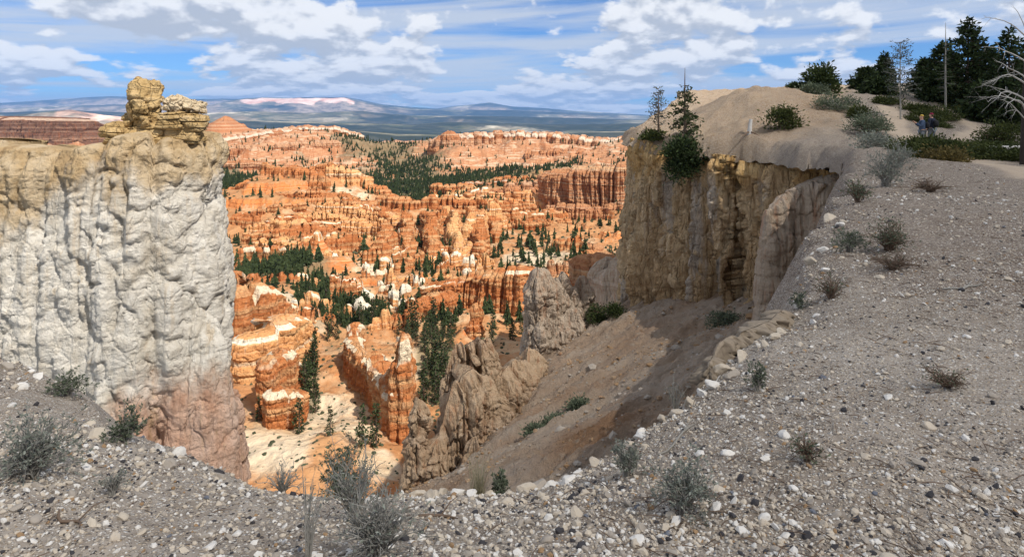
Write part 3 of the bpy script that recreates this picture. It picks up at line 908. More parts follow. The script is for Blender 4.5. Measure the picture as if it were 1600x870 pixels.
# ------------------------------------------------------------------ the white cliff on the left, with its balanced caprock
def dist_px(pts, Y):
    return [(lateral(px, Y), Y) for px in pts]


wall_object("limestone_cliff", WHITE, "tall white limestone cliff with ochre top and pink foot beyond the left gravel slope", "cliff",
            path=[(-40, 42), (-31, 36.5), (lateral(-40, 33), 33.2), (lateral(80, 32.6), 33.0), (lateral(120, 33.6), 33.8), (lateral(150, 32), 32.4), (lateral(222, 31.6), 32.2), (lateral(268, 32), 32.6), (lateral(284, 34.5), 34.5), (lateral(292, 38), 38)],
            thick=[2.0, 2.0, 2.0, 2.0, 1.7, 2.0, 2.1, 1.9, 1.6, 1.0],
            top=[-1.6, -1.55, -1.4, -1.5, -1.7, -1.35, -0.95, -0.85, -0.9, -1.1], base=-20.0,
            ns=760, nt=320, shoulder=0.45, seed=5, colw=2.6, groove=0.32, spire=0.022, strata=0.045, strata_f=1.5, lump=[(2.4, 0.20), (0.85, 0.075), (0.3, 0.045)], zst=1.7, fb=(0.4, 0.6), taper=0.055, cap=0.25, slot=1.2, rings=8, flute=(0.7, 0.36))
wall_object("rock_buttress", WHITE, "pale pink buttress leaning on the right foot of the white limestone cliff", "rock formation",
            path=[(lateral(300, 31.8), 31.8), (lateral(330, 31.8), 32.0), (lateral(352, 32.6), 32.8)], thick=[0.9, 1.05, 0.8], top=[-9.4, -10.6, -13.5], base=-20.0,
            ns=300, nt=180, seed=8, colw=1.6, groove=0.22, spire=0.12, strata=0.05, strata_f=1.2, lump=[(1.5, 0.10)], flute=(0.9, 0.2), zst=2.5, fb=(0.8, 0.4), taper=0.05, cap=0.7, rings=6)

caprock = empty("caprock_tower", at(245, 212, 32.3))
tag(caprock, "brown balanced caprock stack standing on top of the white cliff", "rock formation")
for i, (px, py, w, h, dd, name, kw) in enumerate((
        (227, 158, 1.75, 2.30, 1.5, "head_rock", dict(cell=0.95, crack=0.16, rough=0.30, square=0.15)),
        (218, 131, 0.80, 0.62, 0.7, "crest_rock", dict(cell=0.5, crack=0.10, rough=0.18)),
        (238, 131, 0.72, 0.66, 0.7, "crest_rock", dict(cell=0.5, crack=0.10, rough=0.18)),
        (232, 186, 1.25, 0.85, 1.2, "neck_rock", dict(cell=0.6, crack=0.12, rough=0.22)),
        (206, 186, 0.95, 0.85, 1.0, "shoulder_rock", dict(cell=0.6, crack=0.12, rough=0.22)),
        (190, 201, 1.35, 0.95, 1.3, "ledge_rock", dict(cell=0.8, crack=0.08, rough=0.15, beds=0.13, bed_f=3.0)),
        (188, 213, 1.5, 0.75, 1.4, "ledge_rock", dict(cell=0.8, crack=0.08, rough=0.15, beds=0.13, bed_f=3.2)),
        (232, 210, 2.35, 1.3, 1.7, "base_rock", dict(cell=1.0, crack=0.08, rough=0.15, beds=0.15, bed_f=2.6, square=0.4)),
        (277, 163, 1.15, 0.85, 1.1, "cap_boulder", dict(cell=0.5, crack=0.12, rough=0.20, square=0.35, pale=0.75)),
        (301, 165, 1.10, 0.72, 1.1, "cap_boulder", dict(cell=0.5, crack=0.12, rough=0.20, square=0.35, pale=0.75)),
        (276, 186, 1.45, 0.95, 1.3, "slab_stack", dict(cell=0.9, crack=0.07, rough=0.12, beds=0.16, bed_f=3.4, square=0.5)),
        (303, 190, 1.15, 1.00, 1.2, "slab_stack", dict(cell=0.9, crack=0.07, rough=0.12, beds=0.16, bed_f=3.0, square=0.55)),
        (284, 208, 2.1, 1.0, 1.5, "slab_stack", dict(cell=0.9, crack=0.07, rough=0.12, beds=0.13, bed_f=3.4, square=0.5)))):
    # w and h are full sizes in metres
    x, y, z = at(px, py, 32.2)
    me = boulder_mesh(name, CAPROCK, (w * 0.56, dd * 0.58, h * 0.56), 5 if w > 1.0 else 4, 20 + i, **kw)
    o = link(name, me, caprock)
    o.location = Vector((x, y + 0.1 * ((i * 7) % 5 - 2), z - (0.14 if py > 195 else 0.06))) - caprock.location

# ------------------------------------------------------------------ the shaded cliff on the right
cl = [(1410, 31.5), (1340, 33.0), (1305, 34.0), (1270, 35.3), (1240, 36.8), (1200, 39.2), (1150, 41.8), (1100, 43.8), (1050, 46.3), (1000, 49.8), (984, 53.0), (988, 60.0), (1005, 70.0)]
cp = np.array([(lateral(px, Y), Y) for px, Y in cl])
tt = np.gradient(cp, axis=0)
tt /= np.linalg.norm(tt, axis=1, keepdims=True)
inward = np.column_stack([tt[:, 1], -tt[:, 0]])
ctop = np.min([rim_height(cp[:, 0] + inward[:, 0] * q_, cp[:, 1] + inward[:, 1] * q_)[0] for q_ in (0.1, 0.5, 1.0, 1.8)], 0) - 0.05
wall_object("ochre_cliff", OCHRE, "shaded ochre cliff below the bare dome on the right, streaked grey above a scree slope", "cliff",
            path=cp + inward * 2.75, thick=3.05, top=ctop - 0.12, base=np.interp(np.arange(13), [0, 2, 5, 8, 10, 12], [-12, -14, -17, -21, -26, -30]),
            ns=680, nt=220, shoulder=0.25, spire=0.02, seed=13, colw=2.2, groove=0.85, strata=0.12, strata_f=0.8, lump=[(1.5, 0.34), (0.6, 0.17)], zst=2.2, fb=(0.35, 0.8), taper=0.05, cap=0.05, slot=0.8, rings=3, flute=(0.7, 0.7))
# thin fin that stands out from the right cliff
wall_object("clay_fin", GREYROCK, "smooth grey clay fin standing out from the ochre cliff above the scree", "rock formation",
            path=[(lateral(1203, 35.2), 35.2), (lateral(1232, 35.8), 35.8), (lateral(1265, 36.0), 36.0), (lateral(1305, 35.6), 35.6)], thick=[0.22, 0.5, 0.9, 1.0], top=[-5.2, -4.2, -3.7, -3.1], base=-16,
            ns=260, nt=160, seed=19, colw=1.5, groove=0.16, strata=0.04, strata_f=0.8, lump=[(1.2, 0.10)], fb=(0.5, 0.35), taper=0.085, cap=0.05, flute=(0.9, 0.2))

# ------------------------------------------------------------------ scree slope below the right cliff
scree_pts = [(980, 470, 50), (1030, 474, 46.5), (1090, 476, 43), (1150, 482, 39.5), (1200, 490, 36), (1250, 470, 32), (1300, 420, 28), (1115, 600, 24), (1200, 560, 24), (1000, 662, 22), (860, 742, 21), (780, 748, 24), (700, 748, 30), (660, 745, 33), (760, 690, 34.5), (700, 740, 34), (800, 640, 38.5), (850, 565, 46),
             (900, 520, 50), (1000, 560, 37), (900, 640, 32), (1100, 535, 33), (950, 600, 34), (1300, 600, 16), (1000, 900, 12), (700, 1000, 14), (500, 1000, 20), (960, 490, 55), (900, 530, 60)]
sp = [at(*p) for p in scree_pts]
scree_tps = TPS([(p[0] / 10, p[1] / 10) for p in sp], [p[2] for p in sp], 1e-2)
SB = [(lateral(px, Y), Y) for px, Y in ((250, 18), (560, 26), (640, 33.5), (720, 36.5), (790, 40), (840, 47), (880, 54), (915, 60), (960, 66))]
SCREE_POLY = np.array(SB + [(60, 66), (60, 2), (-8, 2)], float)


def scree_height(x, y):
    z = scree_tps(x / 10, y / 10)
    sd = rim_distance(x, y, SCREE_POLY, len(SB) - 1)
    rill = fbm(x * 0.13 + y * 0.05, y * 0.55 - x * 0.20, octaves=5, seed=51, gain=0.58, ridged=True)
    z = z + 0.75 * rill - 0.35 + 0.25 * fbm(x * 0.5, y * 0.5, octaves=5, seed=52, gain=0.6) + 0.12 * fbm(x * 2.4, y * 2.4, octaves=4, seed=53, gain=0.65)
    sd = sd + 1.2 * fbm(x * 0.3, y * 0.3, octaves=4, seed=54)
    over = np.maximum(-sd, 0)
    return z - over * 0.9 - 0.30 * over ** 2, sd


xs, ys = np.meshgrid(np.linspace(-14, 22, 380), np.linspace(13, 66, 430))
zs, sds = scree_height(xs, ys)
F = quads_of_grid(*xs.shape)
keep = (sds > -9).ravel() & (rim_distance(xs, ys, nseg=len(EDGE) - 1) < 2.0).ravel()
F = F[keep[F].any(1)]
used = np.unique(F)
remap = np.zeros(xs.size, int)
remap[used] = np.arange(len(used))
rust = 0.75 * np.exp(-((xs - lateral(930, 25)) / 3.0) ** 2 - ((ys - 24) / 4.5) ** 2)
me = mesh_of("scree_slope", np.stack([xs, ys, zs], -1).reshape(-1, 3)[used], remap[F], SCREE, True, dict(rust=rust.ravel()[used]))
tag(link("scree_slope", me), kind="structure")

# ------------------------------------------------------------------ grey fins and tan pinnacles at the foot of the scree
near = dict(strata=0.06, strata_f=1.1, taper=0.025, rings=6)
wall_object("pale_rock_fin", GREYROCK, "tall pale grey rock fin at the top of the scree, left of its lower twin", "rock formation",
            path=[(lateral(838, 47.5), 47.4), (lateral(852, 48), 48.4), (lateral(868, 49), 49.6), (lateral(880, 51), 51.2)], thick=[1.0, 1.35, 1.3, 1.0], top=[-11.7, -11.9, -12.4, -13.4], base=-23,
            ns=210, nt=140, seed=31, colw=0.9, groove=0.4, spire=0.12, lump=[(1.0, 0.2), (0.4, 0.1)], flute=(1.5, 0.22), fb=(0.9, 0.4), cap=0.9, **near)
wall_object("pale_rock_fin", GREYROCK, "lower pale grey rock fin on the scree just right of the taller fin", "rock formation",
            path=[(lateral(886, 49), 49.2), (lateral(908, 50.5), 50.8)], thick=[0.7, 1.0], top=[-14.0, -12.9], base=-23,
            ns=180, nt=120, seed=32, colw=0.9, groove=0.3, spire=0.14, lump=[(1.0, 0.2), (0.4, 0.1)], flute=(1.5, 0.2), fb=(0.9, 0.4), cap=0.8, **near)
wall_object("pale_rock_fin", GREYROCK, "rounded grey foot rock between the two pale fins on the scree", "rock formation",
            path=[(lateral(874, 47.5), 47.8), (lateral(896, 48), 48.5)], thick=[0.8, 1.0], top=[-15.9, -15.2], base=-23,
            ns=150, nt=90, seed=33, colw=1.1, groove=0.2, lump=[(1.0, 0.2), (0.4, 0.1)], flute=(1.5, 0.2), fb=(0.9, 0.4), cap=0.8, **near)
for lab, pts, th, tops, seed, kw in (
        ("slender tan pillar with a round knob, leftmost of the pinnacles below the scree", [(650, 34.2), (658, 34.8)], [0.62, 0.7], [-15.6, -16.2], 41, dict(ns=180, nt=150, colw=0.9, groove=0.15, spire=0.0, waist=([0, 0.55, 0.78, 0.85, 0.95, 1], [0.2, 0.0, -0.1, -0.42, 0.12, 0.0]))),
        ("broad cracked tan pinnacle at the foot of the scree, beside the round knobbed pillar", [(684, 34.6), (708, 35.2), (742, 36.0), (776, 37.2)], [0.8, 1.25, 1.5, 1.1], [-17.6, -14.9, -14.5, -15.8], 42, dict(ns=320, nt=160, colw=1.3, groove=0.32, spire=0.06)),
        ("jagged tan crest with thin spires rising behind the broad cracked pinnacle", [(704, 38.2), (728, 38.6), (752, 38.8), (770, 39.5)], [0.7, 0.9, 0.9, 0.7], [-14.6, -13.3, -13.1, -14.4], 43, dict(ns=240, nt=110, colw=0.8, groove=0.3, spire=0.10)),
        ("low tan rock wall with hollows joining the pinnacles to the scree", [(772, 38.6), (800, 40.2), (826, 42.6)], [0.8, 1.1, 1.2], [-16.0, -15.3, -15.9], 44, dict(ns=230, nt=100, colw=1.5, groove=0.35, spire=0.12, slot=0.5)),
        ("small dark tan block at the base of the pinnacles near the gravel edge", [(742, 33.6), (766, 34.0)], [0.6, 0.6], [-17.3, -17.7], 45, dict(ns=160, nt=90, colw=0.8, groove=0.25, spire=0.1))):
    wall_object("tan_pinnacle", TANROCK, lab, "rock formation", path=[(lateral(px, Y), Y) for px, Y in pts], thick=th, top=tops, base=-25, seed=seed,
                lump=[(1.0, 0.26), (0.42, 0.12)], fb=(0.9, 0.45), flute=(1.4, 0.2), cap=0.55, **{**near, 'taper': 0.06}, **kw)

# the crusted ledge where the near rim juts out over the scree
for lab, pts, seed, ext in (("crusted tan ledge jutting from the near rim over the scree", [(1108, 5.35), (1116, 5.7), (1140, 6.0), (1168, 6.15), (1200, 6.35), (1222, 6.9)], 61, 1.5),):
    lp = np.array([(lateral(px, Y), Y) for px, Y in pts])
    wall_object("ledge", CONGLO, lab, "rock formation", path=lp, thick=np.linspace(0.12, 0.2, 6), top=rim_height(lp[:, 0] + 0.25, lp[:, 1] - 0.1, False)[0] + 0.03, base=rim_height(lp[:, 0] + 0.25, lp[:, 1] - 0.1, False)[0] - ext,
                ns=300, nt=70, seed=seed, colw=0.5, groove=0.05, spire=0.04, strata=0.018, strata_f=5.0, lump=[(0.22, 0.09), (0.08, 0.045)], zst=1.0, fb=(1.6, 0.22), taper=0.10, cap=0.02, rings=5)

# rubble that lies on the scree
r_s = np.random.default_rng(64)
X_ = r_s.uniform(-6, 20, 30000)
Y_ = r_s.uniform(14, 56, 30000)
Z_, s_ = scree_height(X_, Y_)
ok_ = (s_ > 0) & (rim_distance(X_, Y_, nseg=len(EDGE) - 1) < -0.5) & (r_s.random(30000) < np.clip(0.25 + 0.9 * fbm(X_ * 0.3, Y_ * 0.5, octaves=3, seed=65), 0.03, 1))
X_, Y_, Z_ = X_[ok_][:5200], Y_[ok_][:5200], Z_[ok_][:5200]
V0, F0 = icosphere(0)
for nm, mt, sel in (("scree_rubble", TANROCK, 0), ("scree_rubble", STONES["grey"], 1), ("scree_rubble", STONES["brown"], 2)):
    i_ = np.arange(len(X_)) % 3 == sel
    k_ = i_.sum()
    s_ = np.clip(np.exp(r_s.normal(math.log(0.045), 0.6, k_)), 0.02, 0.28)
    J_ = V0[None] * r_s.uniform(0.65, 1.25, (k_, 12, 1)) * np.stack([r_s.uniform(.8, 1.2, k_), r_s.uniform(.6, 1, k_), r_s.uniform(.5, .9, k_)], -1)[:, None] * s_[:, None, None]
    V_ = J_ + np.stack([X_[i_], Y_[i_], Z_[i_] + 0.25 * s_], -1)[:, None]
    T_ = (F0[None] + (np.arange(k_) * 12)[:, None, None]).reshape(-1, 3)
    tag(link(nm, mesh_of(nm, V_.reshape(-1, 3), T_, mt, False)), kind="stuff")

# ------------------------------------------------------------------ the amphitheatre below
can_ctrl = []
for px, row in {
        -100: [(760, 100), (600, 150), (460, 260), (380, 420), (300, 600), (250, 900), (222, 1250), (240, 1700), (232, 2400), (222, 3800)],
        150: [(760, 100), (600, 150), (460, 260), (370, 400), (300, 600), (255, 900), (226, 1200), (238, 1600), (232, 2400), (222, 3800)],
        300: [(760, 105), (600, 150), (450, 260), (350, 400), (300, 560), (285, 680), (238, 900), (221, 1050), (235, 1500), (232, 2400), (222, 3800)],
        350: [(770, 100), (640, 130), (560, 160), (450, 250), (400, 320), (335, 400), (305, 450), (305, 560), (285, 680), (240, 900), (218, 1050), (236, 1450), (230, 2400), (222, 3800)],
        420: [(770, 100), (690, 116), (600, 148), (520, 185), (440, 240), (400, 300), (340, 380), (282, 450), (276, 480), (310, 540), (290, 640), (250, 820), (225, 950), (204, 1100), (226, 1450), (228, 2400), (221, 3800)],
        500: [(770, 100), (700, 116), (620, 148), (540, 180), (470, 218), (420, 275), (395, 310), (345, 385), (290, 450), (264, 485), (320, 560), (300, 640), (268, 820), (232, 970), (198, 1150), (224, 1500), (228, 2400), (221, 3800)],
        560: [(770, 100), (700, 118), (640, 140), (560, 170), (490, 215), (440, 262), (400, 310), (352, 385), (305, 445), (275, 480), (330, 560), (300, 660), (270, 820), (236, 1000), (208, 1180), (226, 1500), (227, 2400), (221, 3800)],
        620: [(770, 105), (700, 118), (650, 135), (570, 165), (500, 210), (450, 255), (410, 305), (365, 380), (325, 430), (310, 455), (335, 530), (305, 640), (280, 780), (250, 1000), (228, 1250), (228, 1600), (226, 2400), (220, 3800)],
        680: [(780, 110), (640, 140), (560, 165), (510, 200), (470, 232), (430, 262), (400, 310), (358, 385), (325, 430), (312, 460), (325, 530), (302, 640), (276, 780), (244, 940), (217, 1050), (232, 1400), (226, 2400), (220, 3800)],
        740: [(780, 110), (600, 150), (530, 185), (500, 205), (440, 250), (408, 300), (360, 385), (330, 430), (316, 460), (316, 530), (292, 630), (272, 740), (246, 900), (211, 1060), (232, 1400), (226, 2400), (220, 3800)],
        800: [(800, 110), (600, 150), (525, 185), (498, 207), (434, 255), (410, 295), (372, 350), (345, 420), (325, 470), (312, 520), (284, 620), (266, 740), (244, 900), (210, 1070), (230, 1400), (225, 2400), (219, 3800)],
        860: [(800, 110), (600, 150), (530, 185), (500, 205), (440, 250), (414, 290), (376, 350), (345, 440), (330, 520), (300, 580), (275, 660), (250, 860), (211, 1060), (230, 1400), (224, 2400), (219, 3800)],
        930: [(800, 110), (600, 150), (510, 175), (470, 205), (440, 250), (408, 290), (372, 360), (346, 450), (330, 520), (290, 600), (262, 720), (240, 900), (216, 1020), (230, 1400), (224, 2400), (218, 3800)],
        1000: [(800, 110), (600, 150), (490, 180), (440, 220), (410, 270), (372, 340), (330, 430), (300, 520), (262, 650), (236, 820), (219, 980), (230, 1400), (224, 2400), (218, 3800)],
        1150: [(800, 110), (600, 150), (470, 200), (360, 320), (300, 450), (250, 650), (222, 900), (230, 1400), (224, 2400), (218, 3800)]}.items():
    for py, Y in row:
        x, y, z = at(px, py, Y)
        can_ctrl.append((x / y, 0.55 * math.log(y), z))
can_tps = TPS([c[:2] for c in can_ctrl], [c[2] for c in can_ctrl], 2e-4)


def blobs(X, Y, lst):
    a, b = X / Y * FPX + 800, np.log(Y)
    out = np.zeros(np.shape(X))
    for px, Yc, rp, ry, v in lst:
        out = np.maximum(out, v * np.exp(-((a - px) / rp) ** 2 - ((b - math.log(Yc)) / ry) ** 2))
    return out


VEG = [(445, 275, 75, 0.12, 1.0), (400, 262, 40, 0.10, .9), (490, 215, 40, 0.16, .75), (520, 185, 40, 0.15, .5), (560, 215, 45, 0.12, .85), (485, 150, 25, 0.14, .7), (680, 165, 38, 0.16, 1.0), (690, 190, 45, 0.10, .8), (640, 185, 30, 0.1, .6), (770, 185, 40, 0.08, .5), (925, 280, 30, 0.12, .3),
       (480, 600, 130, 0.10, 1.0), (350, 660, 60, 0.14, 1.0), (700, 660, 90, 0.10, .95), (400, 640, 70, 0.18, 1.0), (480, 640, 60, 0.14, 1.0), (560, 700, 90, 0.22, 1.0), (640, 650, 80, 0.25, 1.0), (640, 900, 70, 0.22, .9), (720, 740, 60, 0.16, .95), (790, 700, 80, 0.12, .8), (340, 720, 50, 0.16, .9), (600, 1080, 70, .12, .85), (400, 840, 60, .07, .6), (500, 900, 60, .08, .6), (760, 830, 90, .07, .6), (880, 760, 70, .08, .6), (720, 960, 60, .06, .5), (560, 1050, 60, 0.14, .7), (610, 1300, 120, 0.2, .9), (640, 450, 20, 0.06, .6), (700, 330, 80, 0.16, .42), (630, 370, 50, 0.1, .4), (520, 340, 60, .08, .35), (690, 1500, 80, .2, .9), (480, 1900, 400, .25, .8), (860, 620, 60, .08, .7)]
PALE = [(430, 118, 70, 0.14, 1.0), (480, 135, 60, 0.12, .9), (540, 125, 60, 0.12, .6), (590, 112, 40, .05, 1.0), (480, 205, 50, 0.13, .9), (835, 300, 55, 0.075, 1.3), (580, 290, 60, 0.10, .55), (700, 290, 60, 0.10, .55), (520, 440, 80, 0.07, .55), (430, 165, 25, 0.1, .8), (640, 160, 30, 0.1, .7)]


def canyon_height(X, Y):
    X, Y = np.asarray(X, float), np.asarray(Y, float)
    z = can_tps(X / Y, 0.55 * np.log(Y))
    wx = X + 14 * fbm(X / 60, Y / 60, octaves=3, seed=61)
    wy = Y + 14 * fbm(X / 60 + 9, Y / 60, octaves=3, seed=62)
    r1 = fbm(wx / 62, wy / 62, octaves=5, seed=63, gain=0.52, ridged=True)
    r2 = fbm(wx / 19, wy / 19, octaves=5, seed=64, gain=0.55, ridged=True)
    amp = np.interp(Y, [100, 150, 250, 420, 600, 900, 1200, 1600, 4000], [5.0, 6.5, 8.0, 10, 10, 13, 14, 16, 26])
    calm = 1 - 0.8 * blobs(X, Y, [(820, 320, 80, 0.2, 1.0), (640, 640, 130, .3, .8)])
    d = amp * (calm * 0.70 * (r1 - 0.35) + (0.3 + 0.7 * calm) * 0.34 * (r2 - 0.3))
    d = d + smooth(Y, 600, 900) * smooth(Y, 2000, 1500) * 20 * (fbm(wx / 150, wy / 150, octaves=4, seed=67, ridged=True) - 0.62)
    z = z + d
    stepped = smooth(Y, 170, 260) * smooth(Y, 700, 560) * calm * smooth(fbm(X / 90, Y / 90, octaves=2, seed=66), -0.35, 0.2)
    q = z / 7.5 + 0.25 * fbm(X / 45, Y / 45, octaves=2, seed=65)
    f = q - np.floor(q)
    z = z + 7.5 * (smooth(f, 0.3, 0.72) - f) * 0.75 * stepped
    return z


u = np.linspace(-0.80, 0.42, 760)
v = np.exp(np.concatenate([np.linspace(math.log(85), math.log(700), 440), np.linspace(math.log(702), math.log(3600), 150)]))
U, Yg = np.meshgrid(u, v)
Xg = U * Yg
Zg = canyon_height(Xg, Yg)
me = mesh_of("canyon_terrain", np.stack([Xg, Yg, Zg], -1).reshape(-1, 3), quads_of_grid(*Xg.shape), CANYON, True,
             dict(veg=blobs(Xg, Yg, VEG).ravel(), pale=blobs(Xg, Yg, PALE).ravel(), pink=smooth(Yg, 620, 860).ravel()))
tag(link("canyon_terrain", me), kind="structure")

rng = np.random.default_rng(7)


def cz(px, Y):
    return float(canyon_height(np.array([lateral(px, Y)]), np.array([float(Y)]))[0])


def canyon_wall(label, mat, pts, tops, thick, drop=6.0, name="rock_wall", group=None, **kw):
    """pts: (column in the photo, metres away); tops: rows of its crest in the photo"""
    path = [(lateral(px, Y), Y) for px, Y in pts]
    top = [(HORIZON - py) / FPX * Y for py, (_, Y) in zip(tops, pts)]
    base = [min(cz(px, Y), t - 3) - drop for (px, Y), t in zip(pts, top)]
    return wall_object(name, mat, label, "rock formation", group, path=path, thick=thick, top=top, base=base, **kw)


# walls and fins that can be told apart
W1 = dict(ns=240, nt=64, strata=0.40, strata_f=0.55, lump=[(1.6, 0.3)], fb=(0.25, 0.9), taper=0.04, flute=(0.45, 0.8))
canyon_wall("fluted deep orange cliff right behind the white limestone cliff", ORANGE, [(330, 172), (372, 168), (400, 172), (425, 178), (446, 188)], [432, 428, 433, 446, 476], [4, 5, 5, 4, 3], seed=101, colw=3.2, groove=1.1, spire=0.14, pale_cap=0.10, cap=1.0, **W1)
canyon_wall("cream topped orange cliff with pale ledges below the fluted orange cliff", CREAMY, [(390, 152), (425, 156), (455, 164), (478, 172)], [508, 496, 488, 505], [4, 5, 5, 3], seed=102, colw=3.2, groove=0.9, spire=0.16, pale_cap=0.06, cap=0.7, **W1)
canyon_wall("low orange fin with a white crest in the wash left of the dark trees", ORANGE, [(415, 133), (436, 139), (455, 146)], [560, 536, 548], [2.2, 2.6, 2.0], seed=103, colw=2.2, groove=0.6, spire=0.2, pale_cap=0.09, cap=0.5, **W1)
canyon_wall("short orange block with a broad white top standing in the wash", ORANGE, [(432, 127), (448, 128.5), (464, 131)], [606, 596, 604], [2.2, 2.4, 2.0], seed=104, colw=2.6, groove=0.4, spire=0.14, pale_cap=0.10, cap=0.5, **W1)
canyon_wall("dark orange fin descending from a white knob, left of the lone tower", ORANGE, [(560, 172), (552, 158), (566, 150), (578, 146)], [500, 510, 532, 552], [1.6, 2.0, 2.0, 1.6], seed=105, colw=2.3, groove=0.6, spire=0.22, pale_cap=0.09, cap=0.5, **W1)
canyon_wall("small fluted orange fin in the trees left of the dark fin", ORANGE, [(540, 166), (552, 164), (566, 163)], [545, 541, 548], [1.4, 1.6, 1.4], seed=106, colw=1.8, groove=0.5, spire=0.25, cap=0.6, **W1)
canyon_wall("dark orange wall with a white top sloping down to the foot of the tower", ORANGE, [(584, 150), (594, 140), (606, 131), (616, 124)], [540, 552, 572, 596], [1.8, 2.2, 2.0, 1.5], seed=107, colw=2.3, groove=0.6, spire=0.2, pale_cap=0.10, cap=0.5, **W1)
canyon_wall("slender orange hoodoo tower with a knobbly white head, tallest in the valley floor", ORANGE, [(622, 124), (630, 124), (637, 125)], [532, 519, 527], [1.2, 1.45, 1.2], drop=8, seed=108, colw=1.7, groove=0.35, spire=0.06, pale_cap=0.2, cap=1.2, waist=([0, 0.15, 0.5, 0.8, 0.88, 0.95, 1], [0.5, 0.2, 0.0, -0.1, 0.12, -0.12, 0.05]), name="hoodoo", **W1)
W2 = dict(ns=320, nt=60, strata=0.55, strata_f=0.36, lump=[(2.4, 0.35)], fb=(0.2, 1.0), taper=0.03, flute=(0.3, 1.0))
canyon_wall("big banded orange wall behind the pale fins, fluted like organ pipes", ORANGE, [(672, 236), (700, 230), (740, 227), (780, 222), (812, 220), (838, 222)], [446, 438, 428, 420, 417, 422], [4, 5, 5, 5, 5, 4], drop=4, seed=111, colw=4.2, groove=1.3, spire=0.10, pale_cap=0.05, cap=1.2, **W2)
canyon_wall("smooth orange shoulder with a fluted top at the left end of the banded wall", ORANGE, [(648, 205), (672, 208), (700, 213)], [474, 462, 458], [4, 5, 4], drop=4, seed=112, colw=4.0, groove=0.6, spire=0.12, cap=1.4, **W2)
canyon_wall("short orange stump standing before the banded wall", ORANGE, [(741, 186), (748, 187)], [474, 472], [1.4, 1.4], seed=113, colw=2.0, groove=0.3, spire=0.1, cap=0.8, **{**W2, 'ns': 120})
canyon_wall("brown shaded cliff with a flat top beside the ochre cliff", BUTTE, [(908, 168), (930, 165), (948, 164)], [398, 396, 398], [4, 5, 4], seed=114, colw=4, groove=0.8, spire=0.06, cap=0.8, **W2)
canyon_wall("grey pillared cliff tucked against the left edge of the ochre cliff", GREYROCK, [(944, 132), (962, 128), (990, 124)], [404, 397, 392], [3, 3.5, 3], seed=115, colw=2.6, groove=0.8, spire=0.10, cap=0.7, **W2)
W3 = dict(ns=380, nt=64, strata=1.3, strata_f=0.17, lump=[(6.0, 0.8)], fb=(0.1, 2.0), taper=0.03, flute=(0.11, 2.2))
canyon_wall("great tan banded butte with deep vertical slots at the right of the amphitheatre", BUTTE, [(858, 520), (890, 505), (925, 498), (965, 492), (1000, 488)], [266, 258, 262, 256, 252], [9, 11, 12, 12, 10], seed=121, colw=11, groove=4.0, spire=0.10, cap=2.5, **W3)
canyon_wall("lower orange tier of bulging pillars in front of the banded butte", BUTTE, [(850, 478), (885, 472), (925, 468), (975, 462)], [322, 318, 325, 318], [7, 8, 8, 8], seed=122, colw=9, groove=2.4, spire=0.12, cap=2.0, **W3)
W4 = dict(nt=26, strata=1.2, strata_f=0.16, lump=[(8, 1.0)], fb=(0.08, 2.2), taper=0.10, flute=(0.08, 4.0))
canyon_wall("long pink cliff line crowning the ridge right of the forest", PINK, [(684, 1015), (735, 1050), (800, 1070), (860, 1060), (930, 1030), (1000, 990)], [216, 208, 205, 208, 214, 216], [14, 18, 18, 18, 18, 16], seed=131, ns=480, colw=13, groove=5.0, spire=0.15, pale_cap=0.2, cap=4, drop=16, **W4)
canyon_wall("rounded red knob ending the right pink ridge above the forest", PINK, [(686, 1000), (700, 1000), (716, 1010)], [214, 208, 212], [9, 11, 9], seed=132, ns=200, colw=9, groove=2.0, spire=0.06, cap=5, drop=16, **W4)
canyon_wall("fluted pink cliffs halfway down the right pink ridge", PINK, [(820, 960), (870, 950), (930, 930), (1000, 900)], [238, 232, 236, 234], [12, 14, 14, 12], seed=133, ns=420, colw=12, groove=5.0, spire=0.22, cap=3, drop=16, **W4)
canyon_wall("long pink cliff line crowning the ridge left of the forest", PINK, [(330, 1040), (400, 1090), (470, 1140), (520, 1160), (560, 1175)], [219, 207, 199, 198, 209], [14, 18, 18, 18, 12], seed=134, ns=440, colw=14, groove=4.0, spire=0.10, pale_cap=0.2, cap=4, drop=16, **W4)
canyon_wall("row of red fluted cliffs below the left pink crest", PINK, [(330, 930), (370, 940), (420, 960), (470, 985), (520, 1010)], [236, 228, 226, 222, 220], [12, 14, 14, 14, 10], seed=135, ns=500, colw=11, groove=5.0, spire=0.18, cap=3, drop=16, **W4)
canyon_wall("lowest orange bench of small cliffs above the left forest", PINK, [(330, 790), (365, 780), (410, 790), (432, 800)], [254, 251, 252, 262], [10, 11, 11, 8], seed=136, ns=320, colw=9, groove=3.0, spire=0.15, cap=2, drop=14, **W4)
canyon_wall("dark red banded mesa on the left horizon beyond the white cliff", MESA, [(-160, 1750), (-40, 1700), (60, 1650), (120, 1640), (165, 1720)], [185, 183, 184, 186, 198], [50, 55, 55, 50, 40], seed=141, ns=420, nt=46, colw=34, groove=14, spire=0.0, strata=4.0, strata_f=0.05, lump=[(30, 4)], fb=(0.02, 8), taper=0.5, cap=3, drop=30, pale_cap=0.06)
canyon_wall("smooth dark red hill between the caprock and the pink ridge", PINK, [(330, 1500), (352, 1490), (378, 1510)], [198, 188, 200], [24, 34, 24], seed=142, ns=160, nt=30, colw=40, groove=1, strata=1, strata_f=0.05, fb=(0.03, 3), taper=0.8, cap=10, drop=30, name="red_hill")

